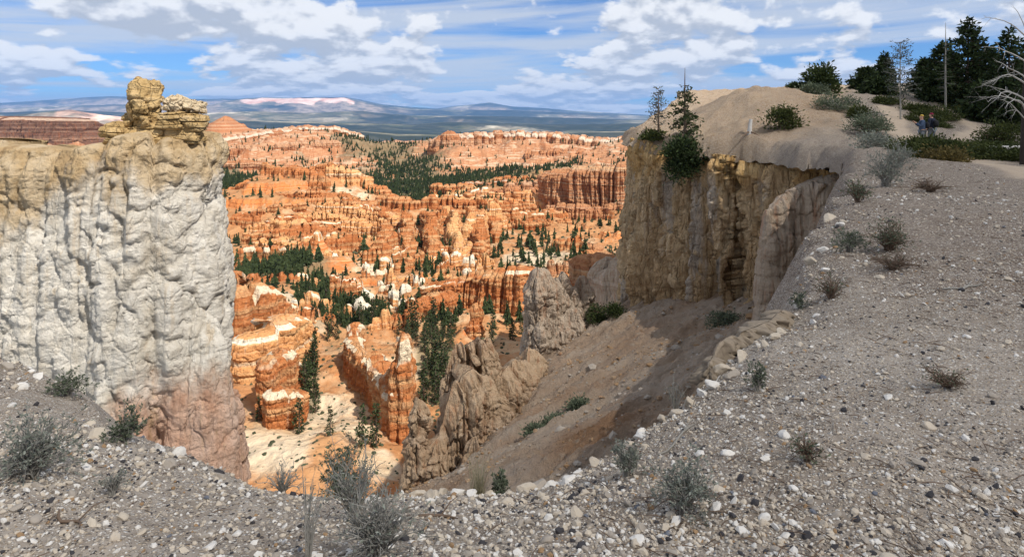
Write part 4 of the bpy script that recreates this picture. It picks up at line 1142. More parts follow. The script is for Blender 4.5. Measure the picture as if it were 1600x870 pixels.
# the tiers of the middle ridge and the spurs that run down from it
W5 = dict(nt=38, strata=0.7, strata_f=0.34, lump=[(2.2, 0.3)], fb=(0.16, 1.3), taper=0.05, flute=(0.36, 1.5), rings=3, shoulder=0.5)
for lab, pts, tops, th, seed, colw, spire, mat in (
        ("long fluted cliff that forms the crest of the middle ridge, left half", [(362, 462), (395, 456), (430, 474), (470, 484), (512, 488), (545, 484)], [296, 282, 266, 262, 260, 266], 6, 151, 6.0, 0.22, ORANGE),
        ("jagged cliff stepping down the right half of the middle ridge crest", [(548, 480), (580, 474), (612, 464), (640, 456), (662, 452)], [268, 280, 298, 311, 318], 6, 152, 5.0, 0.40, ORANGE),
        ("flat topped orange cliff continuing the ridge crest behind the central spurs", [(668, 452), (700, 448), (740, 446), (785, 450), (830, 462)], [310, 307, 309, 313, 318], 6, 153, 5.0, 0.25, ORANGE),
        ("small square turret on the very top of the middle ridge", [(505, 470), (514, 471), (522, 472)], [257, 255, 258], 5, 154, 5.0, 0.10, ORANGE),
        ("second tier of fluted orange cliffs under the ridge crest, left half", [(378, 412), (420, 418), (462, 428), (505, 432), (548, 430)], [318, 306, 300, 297, 300], 6, 155, 5.0, 0.26, ORANGE),
        ("second tier of orange cliffs under the ridge crest, right half", [(556, 426), (590, 420), (622, 414), (655, 412)], [306, 316, 326, 334], 6, 156, 4.5, 0.34, ORANGE),
        ("third tier of cream and orange cliffs, lowest on the middle ridge", [(392, 366), (430, 372), (470, 380), (515, 384), (560, 382), (600, 378)], [352, 340, 334, 331, 335, 342], 5, 157, 4.5, 0.28, CREAMY),
        ("orange cliff band above the cream cones, under the banded butte", [(770, 400), (810, 404), (850, 410), (884, 414)], [346, 342, 340, 344], 4, 158, 4.5, 0.3, ORANGE),
        ("long low cliff band across the slope above the dark grove", [(385, 345), (420, 340), (460, 336), (500, 334), (540, 336)], [364, 360, 358, 358, 362], 3.6, 171, 4.5, 0.3, ORANGE),
        ("short cliff band between the second and third tiers, at the left end", [(372, 388), (400, 392), (436, 396), (470, 398)], [334, 326, 320, 318], 4, 172, 4.5, 0.28, ORANGE),
        ("cliff band between the second and third tiers, right of the middle", [(500, 404), (540, 404), (580, 400), (616, 396)], [316, 316, 322, 332], 4, 173, 4.5, 0.32, CREAMY),
        ("low banded cliff across the foot of the central spurs", [(600, 300), (640, 292), (680, 286), (720, 284), (760, 288)], [410, 412, 414, 412, 406], 3.2, 174, 3.8, 0.38, ORANGE),
        ("cream ledge cliff between the central spurs and the banded wall", [(610, 268), (650, 262), (690, 258), (730, 256)], [432, 430, 430, 426], 3, 175, 3.6, 0.38, CREAMY),
        ("orange cliff band below the ridge crest at the right, facing the butte", [(690, 425), (730, 424), (770, 428), (810, 436)], [326, 326, 328, 332], 4, 176, 4.2, 0.3, ORANGE),
        ("row of orange spires on the right flank of the middle ridge", [(600, 440), (630, 436), (660, 432), (700, 430)], [308, 318, 322, 320], 4, 177, 4.0, 0.5, ORANGE),
        ("spur of orange spires running down from the ridge, first from the left", [(598, 400), (604, 370), (598, 342), (606, 318)], [334, 352, 372, 396], 3.2, 161, 3.4, 0.42, ORANGE),
        ("spur of orange spires running down from the ridge, second from the left", [(632, 408), (640, 376), (634, 346), (644, 318), (640, 300)], [330, 344, 362, 384, 404], 3.2, 162, 3.2, 0.42, ORANGE),
        ("tall dark slotted spur in the middle of the central slopes", [(664, 410), (676, 378), (670, 348), (680, 322), (676, 300)], [328, 336, 352, 372, 394], 3.4, 163, 3.4, 0.40, ORANGE),
        ("spur of cream capped orange spires right of the dark slotted spur", [(700, 412), (712, 380), (706, 350), (716, 322), (712, 298)], [324, 334, 348, 368, 392], 3.2, 164, 3.2, 0.42, CREAMY),
        ("orange spur ending in square towers before the cream cones", [(734, 410), (748, 380), (744, 352), (754, 326), (748, 306)], [324, 332, 344, 362, 382], 3.4, 165, 3.6, 0.34, ORANGE),
        ("short orange spur at the left edge of the cream cones", [(766, 396), (778, 368), (774, 344)], [336, 346, 362], 3.0, 166, 3.2, 0.36, ORANGE),
        ("orange fin above the dark grove, left of the central spurs", [(520, 350), (548, 340), (560, 322), (574, 306)], [362, 366, 378, 396], 3.4, 167, 3.4, 0.36, ORANGE),
        ("cream and orange fin above the dark grove, behind the fluted orange cliff", [(400, 330), (440, 326), (474, 318), (500, 306)], [374, 372, 380, 394], 3.4, 168, 3.6, 0.3, CREAMY)):
    L_ = sum(math.hypot(lateral(a[0], a[1]) - lateral(b[0], b[1]), a[1] - b[1]) for a, b in zip(pts, pts[1:]))
    canyon_wall(lab, mat, pts, [t_ - 3 for t_ in tops], [th * 0.7] + [th] * (len(pts) - 2) + [th * 0.6], drop=8, name="rock_wall" if th > 3.9 else "rock_spur", seed=seed, colw=0.68 * colw, groove=0.42 * th, spire=spire, pale_cap=0.0, cap=th * 0.12, ns=int(min(620, 120 + L_ * 2.4)), **W5)

# many smaller fins and hoodoos on the middle slopes
CREST = [(365, 455, 300), (400, 452, 285), (430, 470, 270), (470, 480, 266), (510, 485, 264), (545, 480, 270), (580, 475, 284), (610, 465, 303), (640, 455, 315), (690, 455, 312), (740, 455, 313), (790, 455, 316), (830, 470, 318)]
taken = []


def scatter_fins(n, box, mat_choice, hpx, len_m, th_m, labels, group, seed, near_crest=False, colw=3.0, spire=0.3, pale=0.1, name="rock_fin", orient=None):
    r = np.random.default_rng(seed)
    px0, px1, y0, y1 = box
    k = tries = 0
    while k < n and tries < n * 30:
        tries += 1
        px = r.uniform(px0, px1)
        Y = math.exp(r.uniform(math.log(y0), math.log(y1)))
        if near_crest:
            cpx = np.interp(px, [c[0] for c in CREST], [c[1] for c in CREST])
            Y = cpx - abs(r.normal(0, 12))
        if blobs(np.array([lateral(px, Y)]), np.array([Y]), [(820, 320, 75, 0.2, 1.0), (445, 275, 60, .1, 1.0)])[0] > 0.5:
            continue
        if any(abs(px - a) < 0.55 * (hw + 6) and abs(Y - b) < 9 for a, b, hw in taken):
            continue
        x = lateral(px, Y)
        L = r.uniform(*len_m)
        a = r.uniform(-0.5, 0.5) if orient is None else orient + r.normal(0, 0.35)
        h = 1.3 * r.uniform(*hpx) / FPX * Y
        np_ = 4
        tline = np.linspace(-0.5, 0.5, np_)
        path = [(x + L * t * math.cos(a) + r.normal(0, .05 * L), Y + L * t * math.sin(a) + r.normal(0, .05 * L)) for t in tline]
        gz = canyon_height(np.array([p[0] for p in path]), np.array([p[1] for p in path]))
        top = gz.mean() * 0.5 + gz * 0.5 + h * (0.75 + 0.5 * r.random(np_))
        th = 0.85 * r.uniform(*th_m)
        ns = int(np.clip((2 * L + 4 * th) / Y * FPX * 0.62, 40, 140))
        nt = int(np.clip(h / Y * FPX * 0.65, 14, 36))
        mat = mat_choice[int(r.integers(len(mat_choice)))]
        wall_object(name, mat, labels.replace('orange', {'cream_and_orange_rock': 'cream and orange', 'pink_banded_rock': 'pink banded', 'tan_banded_rock': 'dark tan banded'}.get(mat.name, 'orange'), 1), "rock formation", group, path=path, thick=[th * .7, th, th, th * .7], top=top, base=gz - 7, ns=ns, nt=nt, seed=int(r.integers(1000, 9999)),
                    colw=colw, groove=0.38 * th, spire=spire, strata=0.14 * th, strata_f=0.32, lump=[(th * 0.9, 0.14 * th)], fb=(0.3, 0.22 * th), taper=0.09, cap=th * 0.15, pale_cap=pale * r.uniform(0, 1.6) * (r.random() < pale * 2.5), rings=4, flute=(0.35, 0.35 * th))
        taken.append((px, Y, L / Y * FPX))
        k += 1


scatter_fins(4, (365, 850, 440, 480), [ORANGE, ORANGE, CREAMY], (10, 22), (26, 60), (4.5, 8), "orange fluted cliff along the crest of the middle ridge", "cliffs along the crest of the middle ridge", 201, True, 5.0, 0.22, 0.08, orient=0.0)
scatter_fins(7, (375, 650, 330, 440), [ORANGE, ORANGE, CREAMY], (10, 26), (18, 46), (3.5, 7), "fluted orange cliff on the face of the middle ridge", "cliffs on the face of the middle ridge", 202, False, 4.5, 0.22, 0.08)
scatter_fins(10, (600, 790, 262, 420), [ORANGE, ORANGE, CREAMY], (14, 36), (8, 22), (2.2, 4.2), "orange fin of joined hoodoo spires among the central slopes", "fins among the central slopes", 203, False, 3.0, 0.40, 0.04, orient=1.2)
scatter_fins(16, (560, 800, 250, 330), [CREAMY, CREAMY, ORANGE], (12, 26), (3.0, 7), (1.4, 2.3), "small white headed hoodoo on the central slopes", "white headed hoodoos on the central slopes", 204, False, 2.4, 0.25, 0.28, name="hoodoo")
scatter_fins(20, (480, 640, 195, 300), [ORANGE, CREAMY], (10, 26), (5, 14), (1.8, 3.2), "low orange outcrop among the valley trees", "outcrops among the valley trees", 205, False, 2.6, 0.3, 0.2)
scatter_fins(16, (690, 850, 520, 640), [ORANGE, PINK, CREAMY], (6, 14), (25, 60), (5, 8), "distant orange cliff below the right pink ridge", "cliffs below the right pink ridge", 206, False, 7.0, 0.3, 0.1)
scatter_fins(12, (860, 985, 230, 330), [ORANGE, BUTTE], (8, 18), (8, 20), (3, 5), "small orange outcrop on the slope under the banded butte", "outcrops under the banded butte", 207, False, 3.5, 0.3, 0.05)
scatter_fins(8, (390, 620, 240, 330), [ORANGE, CREAMY, ORANGE], (10, 24), (8, 24), (2.5, 4.5), "orange outcrop above the valley trees on the left", "outcrops above the valley trees", 208, False, 3.2, 0.3, 0.12)

# ------------------------------------------------------------------ the far plain, plateaus and mountains
pu = np.linspace(-1.0, 1.0, 560)
pv = np.exp(np.linspace(math.log(2300), math.log(62000), 250))
PU, PY = np.meshgrid(pu, pv)
PX = PU * PY
PZ = np.interp(np.log(PY), np.log([2300, 3000, 5000, 10000, 20000, 30000, 62000]), [-150, -165, -215, -300, -380, -420, -560])
hilly = smooth(PY, 2500, 6000)
PZ = PZ + hilly * (60 * fbm(PX / 2600, PY / 3600, octaves=6, seed=71, ridged=True) - 20) + 14 * fbm(PX / 500, PY / 700, octaves=4, seed=72)
pink = np.zeros_like(PX)
col_px = PU * FPX + 800
for Y0, w, crest, rough, pk in (
        (52000, 9000, [(-200, 166), (0, 161), (60, 158), (105, 154), (170, 152), (240, 154), (300, 156), (390, 155), (545, 153), (600, 164), (680, 170), (720, 165), (765, 161), (800, 167), (850, 170), (900, 174), (960, 177), (1010, 180), (1100, 181), (1400, 182), (1800, 182)], 240, 0),
        (38000, 6000, [(-200, 176), (0, 170), (100, 166), (180, 164), (250, 166), (300, 168), (330, 164), (360, 157), (385, 153.5), (410, 152), (470, 153), (540, 152.5), (555, 158), (580, 163), (640, 170), (700, 172), (800, 173), (900, 177), (1000, 181), (1200, 185), (1800, 186)], 190, 1),
        (22000, 4200, [(-200, 183), (0, 176), (100, 172), (200, 176), (300, 178), (400, 174), (480, 177), (560, 174), (640, 181), (760, 182), (860, 184), (960, 187), (1100, 190), (1800, 190)], 150, 0),
        (13000, 2200, [(-200, 190), (0, 182), (60, 176), (110, 172), (160, 180), (240, 188), (330, 186), (420, 190), (520, 192), (650, 196), (700, 192), (900, 196), (1000, 194), (1100, 196), (1800, 198)], 90, 2),
        (6500, 1100, [(-200, 200), (0, 196), (90, 190), (140, 194), (220, 203), (330, 205), (420, 204), (560, 206), (620, 212), (760, 213), (950, 207), (1050, 206), (1800, 210)], 50, 2)):
    c = np.interp(col_px, [p[0] for p in crest], [p[1] for p in crest])
    zc = (HORIZON - c) / FPX * Y0
    sh = (PY - Y0 + 0.35 * w * fbm(PX / (w * .8), PY / (w * .8), octaves=4, seed=int(Y0 / 100))) / w
    prof = smooth(sh, -1.0, -0.12) ** 1.3 * smooth(sh, 1.6, 0.5)
    g = fbm(PX / (w * 0.33), PY / (w * 0.45), octaves=6, seed=int(Y0 / 50), ridged=True)
    PZ = np.where(prof > 0.001, np.maximum(PZ, PZ + (zc - PZ) * prof + rough * 1.5 * (g - 0.35) * prof * (1.1 - prof)), PZ)
    if pk == 1:
        pink = np.maximum(pink, smooth(prof + 0.10 * (g - 0.4), 0.70, 0.80) * smooth(prof, 0.99, 0.95) * np.interp(col_px, [320, 365, 390, 545, 565], [0, .35, 1, 1, 0]))
    if pk == 2:
        pink = np.maximum(pink, 0.75 * smooth(prof, 0.4, 0.8) * np.interp(col_px, [60, 90, 200, 260, 300], [0, .8, .8, .4, 0]))
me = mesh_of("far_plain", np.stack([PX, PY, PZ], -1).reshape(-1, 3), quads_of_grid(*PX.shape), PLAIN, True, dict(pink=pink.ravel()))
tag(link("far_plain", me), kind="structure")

# ------------------------------------------------------------------ trees of the valley
rng = np.random.default_rng(11)


def conifer_geo(h, rad, seed, n_whorl=26, per=6, leaf=0.30, leaf_w=0.13, dens=9.0, low=0.12, power=0.8, droop=0.25, sides=5, bare_top=0.0, gappy=0.15, trunk_r=None):
    r = np.random.default_rng(seed)
    wood, crown = Geo(), Geo()
    tr = trunk_r or h * 0.016 + 0.03
    zz = np.linspace(-0.25, h, 9)
    sway = np.cumsum(r.normal(0, 0.012 * h / 9, (9, 2)), 0)
    pts = np.column_stack([sway, zz])
    wood.add(*tube(pts, tr * (1 - zz.clip(0) / h) ** 0.8 + 0.012, sides))
    ztop = h * (1 - bare_top)
    for k in range(n_whorl):
        f = low + (1 - low) * (k + r.uniform(-.3, .3)) / n_whorl
        z = f * ztop if k < n_whorl - 1 else ztop * 0.985
        base = np.array([np.interp(z, zz, sway[:, 0]), np.interp(z, zz, sway[:, 1]), z])
        for j in range(per):
            if r.random() < gappy:
                continue
            a = r.uniform(0, 2 * np.pi)
            L = rad * max(0.06, (1 - z / (ztop * 1.03))) ** power * r.uniform(0.55, 1.12)
            L *= min(1.0, 0.55 + 2.2 * (z / ztop - low * 0.8))
            up = 0.35 * (z / h) - droop * r.uniform(0.5, 1.3)
            d = np.array([math.cos(a), math.sin(a), up])
            bp = np.array([base, base + d * L * 0.5 + [0, 0, -0.03 * L], base + d * L + [0, 0, 0.05 * L]])
            wood.add(*tube(bp, [tr * 0.28, tr * 0.18, 0.008], 3))
            n = max(3, int(dens * L / leaf * 0.5))
            t = r.uniform(0.18, 1.03, n)[:, None]
            P = base + d * L * t + r.normal(0, 1, (n, 3)) * np.array([0.10, 0.10, 0.06]) * (0.5 + L * 0.35)
            D = d * 0.7 + r.normal(0, 0.55, (n, 3)) + np.array([0, 0, 0.12])
            V, Q = leaves(P, D, leaf * r.uniform(0.6, 1.3, n), leaf_w * r.uniform(0.7, 1.3, n), r)
            crown.add(V, Q)
    return wood, crown


def tree_thing(name, label, loc, geos, bark, needle, cat="tree", group=None):
    t = empty(name, loc)
    tag(t, label, cat, group)
    link("trunk", geos[0].mesh("trunk", [bark], True), t)
    link("crown", geos[1].mesh("crown", [needle], False), t)
    return t


def tier_tree(tiers, points, seed):
    """small conifer of jagged skirts, unit height"""
    r = np.random.default_rng(seed)
    V, T, n = [], [], 0
    for k in range(tiers):
        f = k / tiers
        z0 = 0.10 + 0.80 * f
        rad = 0.20 * (1 - f) ** 0.85 + 0.015
        a = np.linspace(0, 2 * np.pi, points * 2, endpoint=False) + r.uniform(0, 1)
        rr = rad * np.where(np.arange(points * 2) % 2 == 0, r.uniform(0.55, 1.4, points * 2), r.uniform(0.2, 0.6, points * 2))
        ring = np.column_stack([rr * np.cos(a) + r.normal(0, .02), rr * np.sin(a) + r.normal(0, .02), z0 + r.uniform(-.06, .05, points * 2)])
        V += [ring, [[0, 0, min(1.0, z0 + 1.6 / tiers * (0.5 + 0.4 * (1 - f)))]]]
        m = points * 2
        T += [[n + i, n + (i + 1) % m, n + m] for i in range(m)]
        n += m + 1
    return np.concatenate(V), np.array(T)


def valley_spots(n, y0, y1, background, seed, slope_max=1.0):
    r = np.random.default_rng(seed)
    px = r.uniform(310, 1010, n * 12)
    Y = np.exp(r.uniform(math.log(y0), math.log(y1), n * 12))
    X = lateral(px, Y)
    veg = blobs(X, Y, VEG) + 0.35 * fbm(X / 40, Y / 40, octaves=3, seed=81)
    ok = r.random(len(px)) < np.where(Y > 480, 1.0, 0.6) * np.clip((veg - 0.25) * 1.6, 0, 1) ** 1.3 + background
    px, Y, X = px[ok], Y[ok], X[ok]
    z = canyon_height(X, Y)
    e = 1.5
    sl = np.hypot(canyon_height(X + e, Y) - z, canyon_height(X, Y + e) - z) / e
    ok = sl < slope_max * (0.5 + r.random(len(X)))
    return np.stack([X[ok], Y[ok], z[ok]], -1)[:n]


protos = []
for i in range(4):
    h = 9.0
    t = tree_thing("valley_conifer", "dark conifer among the trees on the valley floor", (0, 0, 0), conifer_geo(h, 1.9, 300 + i, 17, 6, 0.75, 0.34, 6.0, 0.10), BARK, NEEDLE_F, "tree", "conifers on the valley floor")
    protos.append(t)
def grove(x, y):
    px = x / y * FPX + 800
    return "behind the fluted orange cliff" if px < 450 else "in the grove left of the dark orange fin" if px < 560 else "between the fin and the banded wall" if px < 650 else "right of the lone tower below the banded wall" if px < 740 else "near the banded wall and the butte"


spots = np.concatenate([np.array([(*at(px, 0, Y)[:2], 0) for px, Y in ((516, 118), (468, 124), (566, 116), (405, 128), (412, 136), (424, 140), (480, 150), (488, 158), (476, 144), (676, 158), (690, 160), (684, 170), (664, 168), (700, 176), (770, 182), (800, 186), (814, 190), (768, 178), (650, 175), (588, 118))]), valley_spots(130, 125, 235, 0.0, 83)])
spots[:, 2] = canyon_height(spots[:, 0], spots[:, 1])
for i, (x, y, z) in enumerate(spots):
    s = rng.uniform(0.55, 1.05)
    loc = (x, y, z - 0.3)
    if i < len(protos):
        protos[i].location = loc
        protos[i].scale = (s, s, s)
        tag(protos[i], "dark conifer standing in the pale wash " + grove(x, y))
    else:
        c = copy_tree(protos[i % 4], loc, rng.uniform(0, 6.28), (s * rng.uniform(.85, 1.2), s * rng.uniform(.85, 1.2), s))
        tag(c, ("dark conifer standing in the pale wash " if y < 132 else "dark conifer on the valley floor ") + grove(x, y))
TV = [tier_tree(6, 7, 310 + i) for i in range(3)]
TM = [mesh_of("slope_conifer", v, t, NEEDLE_F, False) for v, t in TV]
for i, (x, y, z) in enumerate(valley_spots(145, 235, 330, 0.02, 85)):
    o = link("slope_conifer", TM[i % 3], loc=(x, y, z - 0.3))
    s = rng.uniform(5.5, 10.5)
    o.scale = (s * rng.uniform(.9, 1.3), s * rng.uniform(.9, 1.3), s)
    o.rotation_euler = (0, 0, rng.uniform(0, 6.28))
    tag(o, "small dark conifer " + grove(x, y) + " on the slopes", "tree", "conifers on the slopes behind the valley")


def forest(name, P, hs, tv, mat, seed):
    r = np.random.default_rng(seed)
    G = Geo()
    for k, (v, t) in enumerate(tv):
        p, h = P[k::len(tv)], hs[k::len(tv)]
        if not len(p):
            continue
        a = r.uniform(0, 6.28, len(p))
        c, s = np.cos(a)[:, None], np.sin(a)[:, None]
        w = (h * r.uniform(0.65, 1.15, len(p)))[:, None]
        V = np.stack([p[:, 0:1] + w * (c * v[:, 0] - s * v[:, 1]), p[:, 1:2] + w * (s * v[:, 0] + c * v[:, 1]), p[:, 2:3] + h[:, None] * v[:, 2] - 0.3], -1)
        T = (t[None] + (np.arange(len(p)) * len(v))[:, None, None]).reshape(-1, 3)
        G.add(V.reshape(-1, 3), T=T)
    tag(link(name, G.mesh(name, [mat])), kind="stuff")


SM = [tier_tree(2, 5, 330 + i) for i in range(3)]
P = valley_spots(1500, 200, 480, 0.045, 86)
forest("slope_forest", P, rng.uniform(2.5, 8.5, len(P)), TV[:2], NEEDLE_F, 1)
P = valley_spots(11000, 480, 2300, 0.06, 87, 1.3)
forest("far_forest", P, rng.uniform(4.0, 8.5, len(P)) * np.interp(P[:, 1], [480, 1500, 2300], [1, 1.15, 1.5]), SM, NEEDLE_F, 2)
_v, _f = icosphere(0)
_r = np.random.default_rng(4)
SV = [((_v * _r.uniform(0.6, 1.25, (12, 1)) * np.array([0.75, 0.75, 0.55]) + np.array([0, 0, 0.45])), _f) for _ in range(4)]
P = valley_spots(5200, 105, 900, 0.22, 88, 1.1)
forest("valley_scrub", P, rng.uniform(0.5, 1.5, len(P)) * np.interp(P[:, 1], [100, 180, 300, 900], [.42, .6, 1, 2.0]), SV, SCRUB, 3)


# ------------------------------------------------------------------ trees on the rim
def on_rim(px, Y, dz=-0.05):
    x = lateral(px, Y)
    return (x, Y, float(rim_height(np.array([x]), np.array([float(Y)]))[0][0]) + dz)


def rim_conifer(label, px, Y, top_py, rad, seed, needle=NEEDLE, bark=BARK, name="conifer", **kw):
    loc = on_rim(px, Y)
    h = (HORIZON - top_py) / FPX * Y - loc[2]
    return tree_thing(name, label, loc, conifer_geo(h, rad, seed, **kw), bark, needle)


BIG = dict(n_whorl=34, per=8, leaf=0.42, leaf_w=0.2, dens=11.0, low=0.05, gappy=0.08, power=0.72)
rim_conifer("tallest dense dark conifer on the rim, right of the bare topped snag", 1512, 60, 30, 3.3, 401, **BIG)
rim_conifer("dense dark conifer directly behind the bare topped snag", 1476, 64, 66, 2.9, 402, **BIG)
rim_conifer("dark conifer at the left end of the dense stand, above the upper trail", 1446, 70, 92, 2.6, 403, **BIG)
rim_conifer("broad dark conifer between the tallest one and the dead tree", 1545, 66, 72, 3.0, 404, **BIG)
rim_conifer("dark conifer with a tufted top rising behind the dead tree's branches", 1577, 57, 44, 2.2, 405, **{**BIG, 'gappy': 0.3})
rim_conifer("dark conifer at the right edge of the photo behind the dead tree", 1612, 60, 52, 2.8, 406, **BIG)
rim_conifer("low dark conifer at the foot of the tallest conifer", 1536, 52, 128, 2.2, 407, **BIG)
rim_conifer("low bushy conifer at the foot of the snag", 1462, 63, 118, 2.2, 408, **BIG)
rim_conifer("dark conifer under the dead tree's lower branches", 1570, 50, 120, 2.2, 409, **BIG)
rim_conifer("bushy dark conifer leftmost of the stand above the trail", 1352, 71, 108, 2.2, 411, **{**BIG, 'low': 0.02, 'power': 0.5})
rim_conifer("slim conifer with a pointed top left of the sparse grey pine", 1381, 74, 84, 1.8, 412, **{**BIG, 'gappy': 0.25})
rim_conifer("rounded low conifer just left of the sparse grey pine", 1372, 66, 122, 2.2, 413, **{**BIG, 'low': 0.02, 'power': 0.5})
rim_conifer("sparse half dead grey pine standing alone left of the upper trail", 1407, 47, 66, 1.35, 414, NEEDLE_G, TWIG, "half_dead_pine", trunk_r=0.055, n_whorl=26, per=6, leaf=0.22, leaf_w=0.07, dens=5.0, low=0.30, gappy=0.25, power=0.3, droop=0.05)
rim_conifer("bare topped snag with a thin pale trunk before the dense stand", 1478, 54, 36, 1.0, 415, NEEDLE, TWIG, "snag", trunk_r=0.085, n_whorl=20, per=4, leaf=0.25, leaf_w=0.1, dens=3.0, low=0.35, gappy=0.5, bare_top=0.22, power=0.4)
rim_conifer("dark pine with a bare spike top on the cliff edge", 1070, 46.0, 106, 1.6, 416, NEEDLE, BARK, "cliff_pine", trunk_r=0.10, n_whorl=22, per=7, leaf=0.28, leaf_w=0.12, dens=8, low=0.08, gappy=0.46, bare_top=0.24, power=0.55, droop=0.45)
rim_conifer("small sparse grey pine at the tip of the cliff edge", 1029, 48.5, 138, 0.95, 417, NEEDLE_G, BARK, "grey_pine", n_whorl=14, per=6, leaf=0.22, leaf_w=0.08, dens=6.0, low=0.25, gappy=0.25, power=0.35, droop=-0.1)


def bush_geo(w, h, seed, n_stem=24, clumps=90, per=26, leaf=0.10, leaf_w=0.05, stem_r=0.02, hollow=0.3, flat=1.0, lean=(0, 0), zlow=0.05):
    """woody stems that fan out from the base, with clumps of leaves around their outer ends"""
    r = np.random.default_rng(seed)
    wood, crown = Geo(), Geo()
    ends = []
    for k in range(n_stem):
        a, e = r.uniform(0, 2 * np.pi), np.arccos(r.uniform(zlow, 0.98))
        q = r.uniform(0.7, 1.0)
        tip = np.array([math.cos(a) * math.sin(e) * w * 0.5, math.sin(a) * math.sin(e) * w * 0.5, math.cos(e) * h]) * q + np.array([*lean, 0]) * q
        mid = tip * 0.5 + r.normal(0, 0.06, 3) * w + [0, 0, 0.06 * h]
        st = np.array([[0, 0, -0.05], mid, tip])
        st[0, :2] += r.normal(0, 0.05 * w, 2)
        wood.add(*tube(st, [stem_r, stem_r * 0.6, stem_r * 0.2], 4))
        ends.append((mid, tip))
    for k in range(clumps):
        mid, tip = ends[r.integers(len(ends))]
        c = mid + (tip - mid) * r.uniform(hollow, 1.05) + r.normal(0, 0.07, 3) * np.array([w, w, h])
        P = c + r.normal(0, 1, (per, 3)) * leaf * np.array([1.2, 1.2, 0.8 * flat])
        if zlow >= 0:
            P[:, 2] = np.maximum(P[:, 2], 0.01)
        D = (P - c) + np.array([0, 0, leaf * 0.6]) + r.normal(0, leaf * 0.4, (per, 3))
        V, Q = leaves(P, D, leaf * r.uniform(0.6, 1.3, per), leaf_w * r.uniform(0.7, 1.3, per), r)
        crown.add(V, Q)
    return wood, crown


def bush(name, label, px, Y, w, h, seed, wood, leaf_m, cat="shrub", group=None, dz=-0.04, **kw):
    return tree_thing(name, label, on_rim(px, Y, dz), bush_geo(w, h, seed, **kw), wood, leaf_m, cat, group)


BG = dict(leaf=0.30, leaf_w=0.16, clumps=120, per=22, stem_r=0.06)
bush("juniper", "round dark juniper standing alone on the skyline beside the bare dome", 1283, 57, 2.5, 3.1, 421, BARK, NEEDLE_L, "tree", **{**BG, 'clumps': 170})
bush("low_shrub", "tiny dark shrub on the skyline left of the round juniper", 1245, 58, 1.3, 0.6, 422, BARK, NEEDLE, **{**BG, 'leaf': .18, 'clumps': 50})
bush("low_shrub", "grey brush at the foot of the round juniper", 1272, 55, 2.2, 0.7, 423, TWIG, SAGE_D, **{**BG, 'leaf': .2, 'clumps': 70})
bush("cliff_shrub", "dark green shrub on the brown slope just above the ochre cliff", 1222, 42.5, 1.9, 1.5, 424, BARK, MANZ, **{**BG, 'leaf': .2, 'leaf_w': .09, 'clumps': 110})
bush("cliff_shrub", "dark drooping growth hanging over the cliff edge under the bare spiked pine", 1072, 44.9, 2.5, 1.6, 425, BARK, NEEDLE, dz=-0.3, **{**BG, 'leaf': .24, 'leaf_w': .12, 'clumps': 230, 'lean': (-0.2, -0.5), 'zlow': -0.75})
bush("cliff_shrub", "low green mat at the foot of the small grey pine on the cliff tip", 1023, 48.8, 1.8, 0.5, 426, BARK, MANZ, **{**BG, 'leaf': .2, 'clumps': 60})
bush("grey_shrub", "grey brown brush on the slope below the round juniper", 1305, 49, 3.2, 1.1, 427, TWIG, SAGE_D, **{**BG, 'leaf': .2, 'leaf_w': .07, 'clumps': 110})
bush("grey_shrub", "rounded grey brush beside the trail, left of the walkers", 1356, 38.5, 2.4, 1.15, 428, BROWNTWIG, SAGE_D, **{**BG, 'leaf': .16, 'leaf_w': .06, 'clumps': 110})
bush("grey_shrub", "pale grey brush near the cliff end below the rounded grey brush", 1368, 31, 1.7, 0.75, 429, TWIG, SAGE, **{**BG, 'leaf': .13, 'leaf_w': .05, 'clumps': 90, 'stem_r': .02})
bush("grey_shrub", "dark green shrub with grey stems between the juniper and the trail", 1342, 46, 1.4, 1.0, 430, TWIG, MANZ, **{**BG, 'leaf': .18, 'leaf_w': .08, 'clumps': 60})

# dark scrub on the scree
for px, Y, w_, h_, sd_, lab in ((932, 48.5, 1.5, 1.4, 461, "dark upright shrub on the scree right of the pale fins"), (958, 47.5, 1.1, 0.9, 462, "smaller dark shrub on the scree beside the upright one"), (1130, 38, 2.0, 0.7, 463, "low dark scrub in the hollow at the top of the scree"),
                                (905, 33.5, 1.1, 0.4, 464, "dark low scrub halfway down the scree, upper of three"), (872, 32.5, 1.0, 0.35, 465, "dark low scrub halfway down the scree, middle of three"), (842, 32, 0.9, 0.35, 466, "dark low scrub halfway down the scree, lowest of three")):
    x_ = lateral(px, Y)
    tree_thing("scree_shrub", lab, (x_, Y, float(scree_height(np.array([x_]), np.array([float(Y)]))[0][0]) - 0.05), bush_geo(w_, h_, sd_, leaf=.16, leaf_w=.08, clumps=70, per=20, stem_r=.03), BROWNTWIG, NEEDLE_L if h_ > 0.8 else SAGE_D, "shrub")

# manzanita mats along the trail
mat_spots = [(1372, 52), (1392, 53), (1412, 54), (1432, 54), (1388, 58), (1450, 53), (1470, 51), (1440, 47.5), (1462, 46.5), (1484, 47), (1496, 44.5), (1480, 43.2), (1420, 50), (1405, 50), (1425, 47), (1438, 46), (1452, 45.5), (1420, 52), (1438, 51), (1456, 50.5), (1474, 50), (1512, 58), (1530, 54), (1548, 48), (1566, 46), (1500, 60), (1585, 47)]
near_mats = [(1432, 28.2), (1447, 28.8), (1462, 28.2), (1479, 28.4), (1496, 27.6), (1513, 27.4), (1530, 26.5), (1548, 26), (1566, 25.4), (1584, 25), (1602, 24.6), (1456, 26.4), (1474, 25.6), (1535, 33), (1552, 32), (1570, 31)]
MP = [bush_geo(2.6, 0.75, 440 + i, n_stem=26, clumps=110, per=24, leaf=0.17, leaf_w=0.085, stem_r=0.02) for i in range(3)]
mroot = []
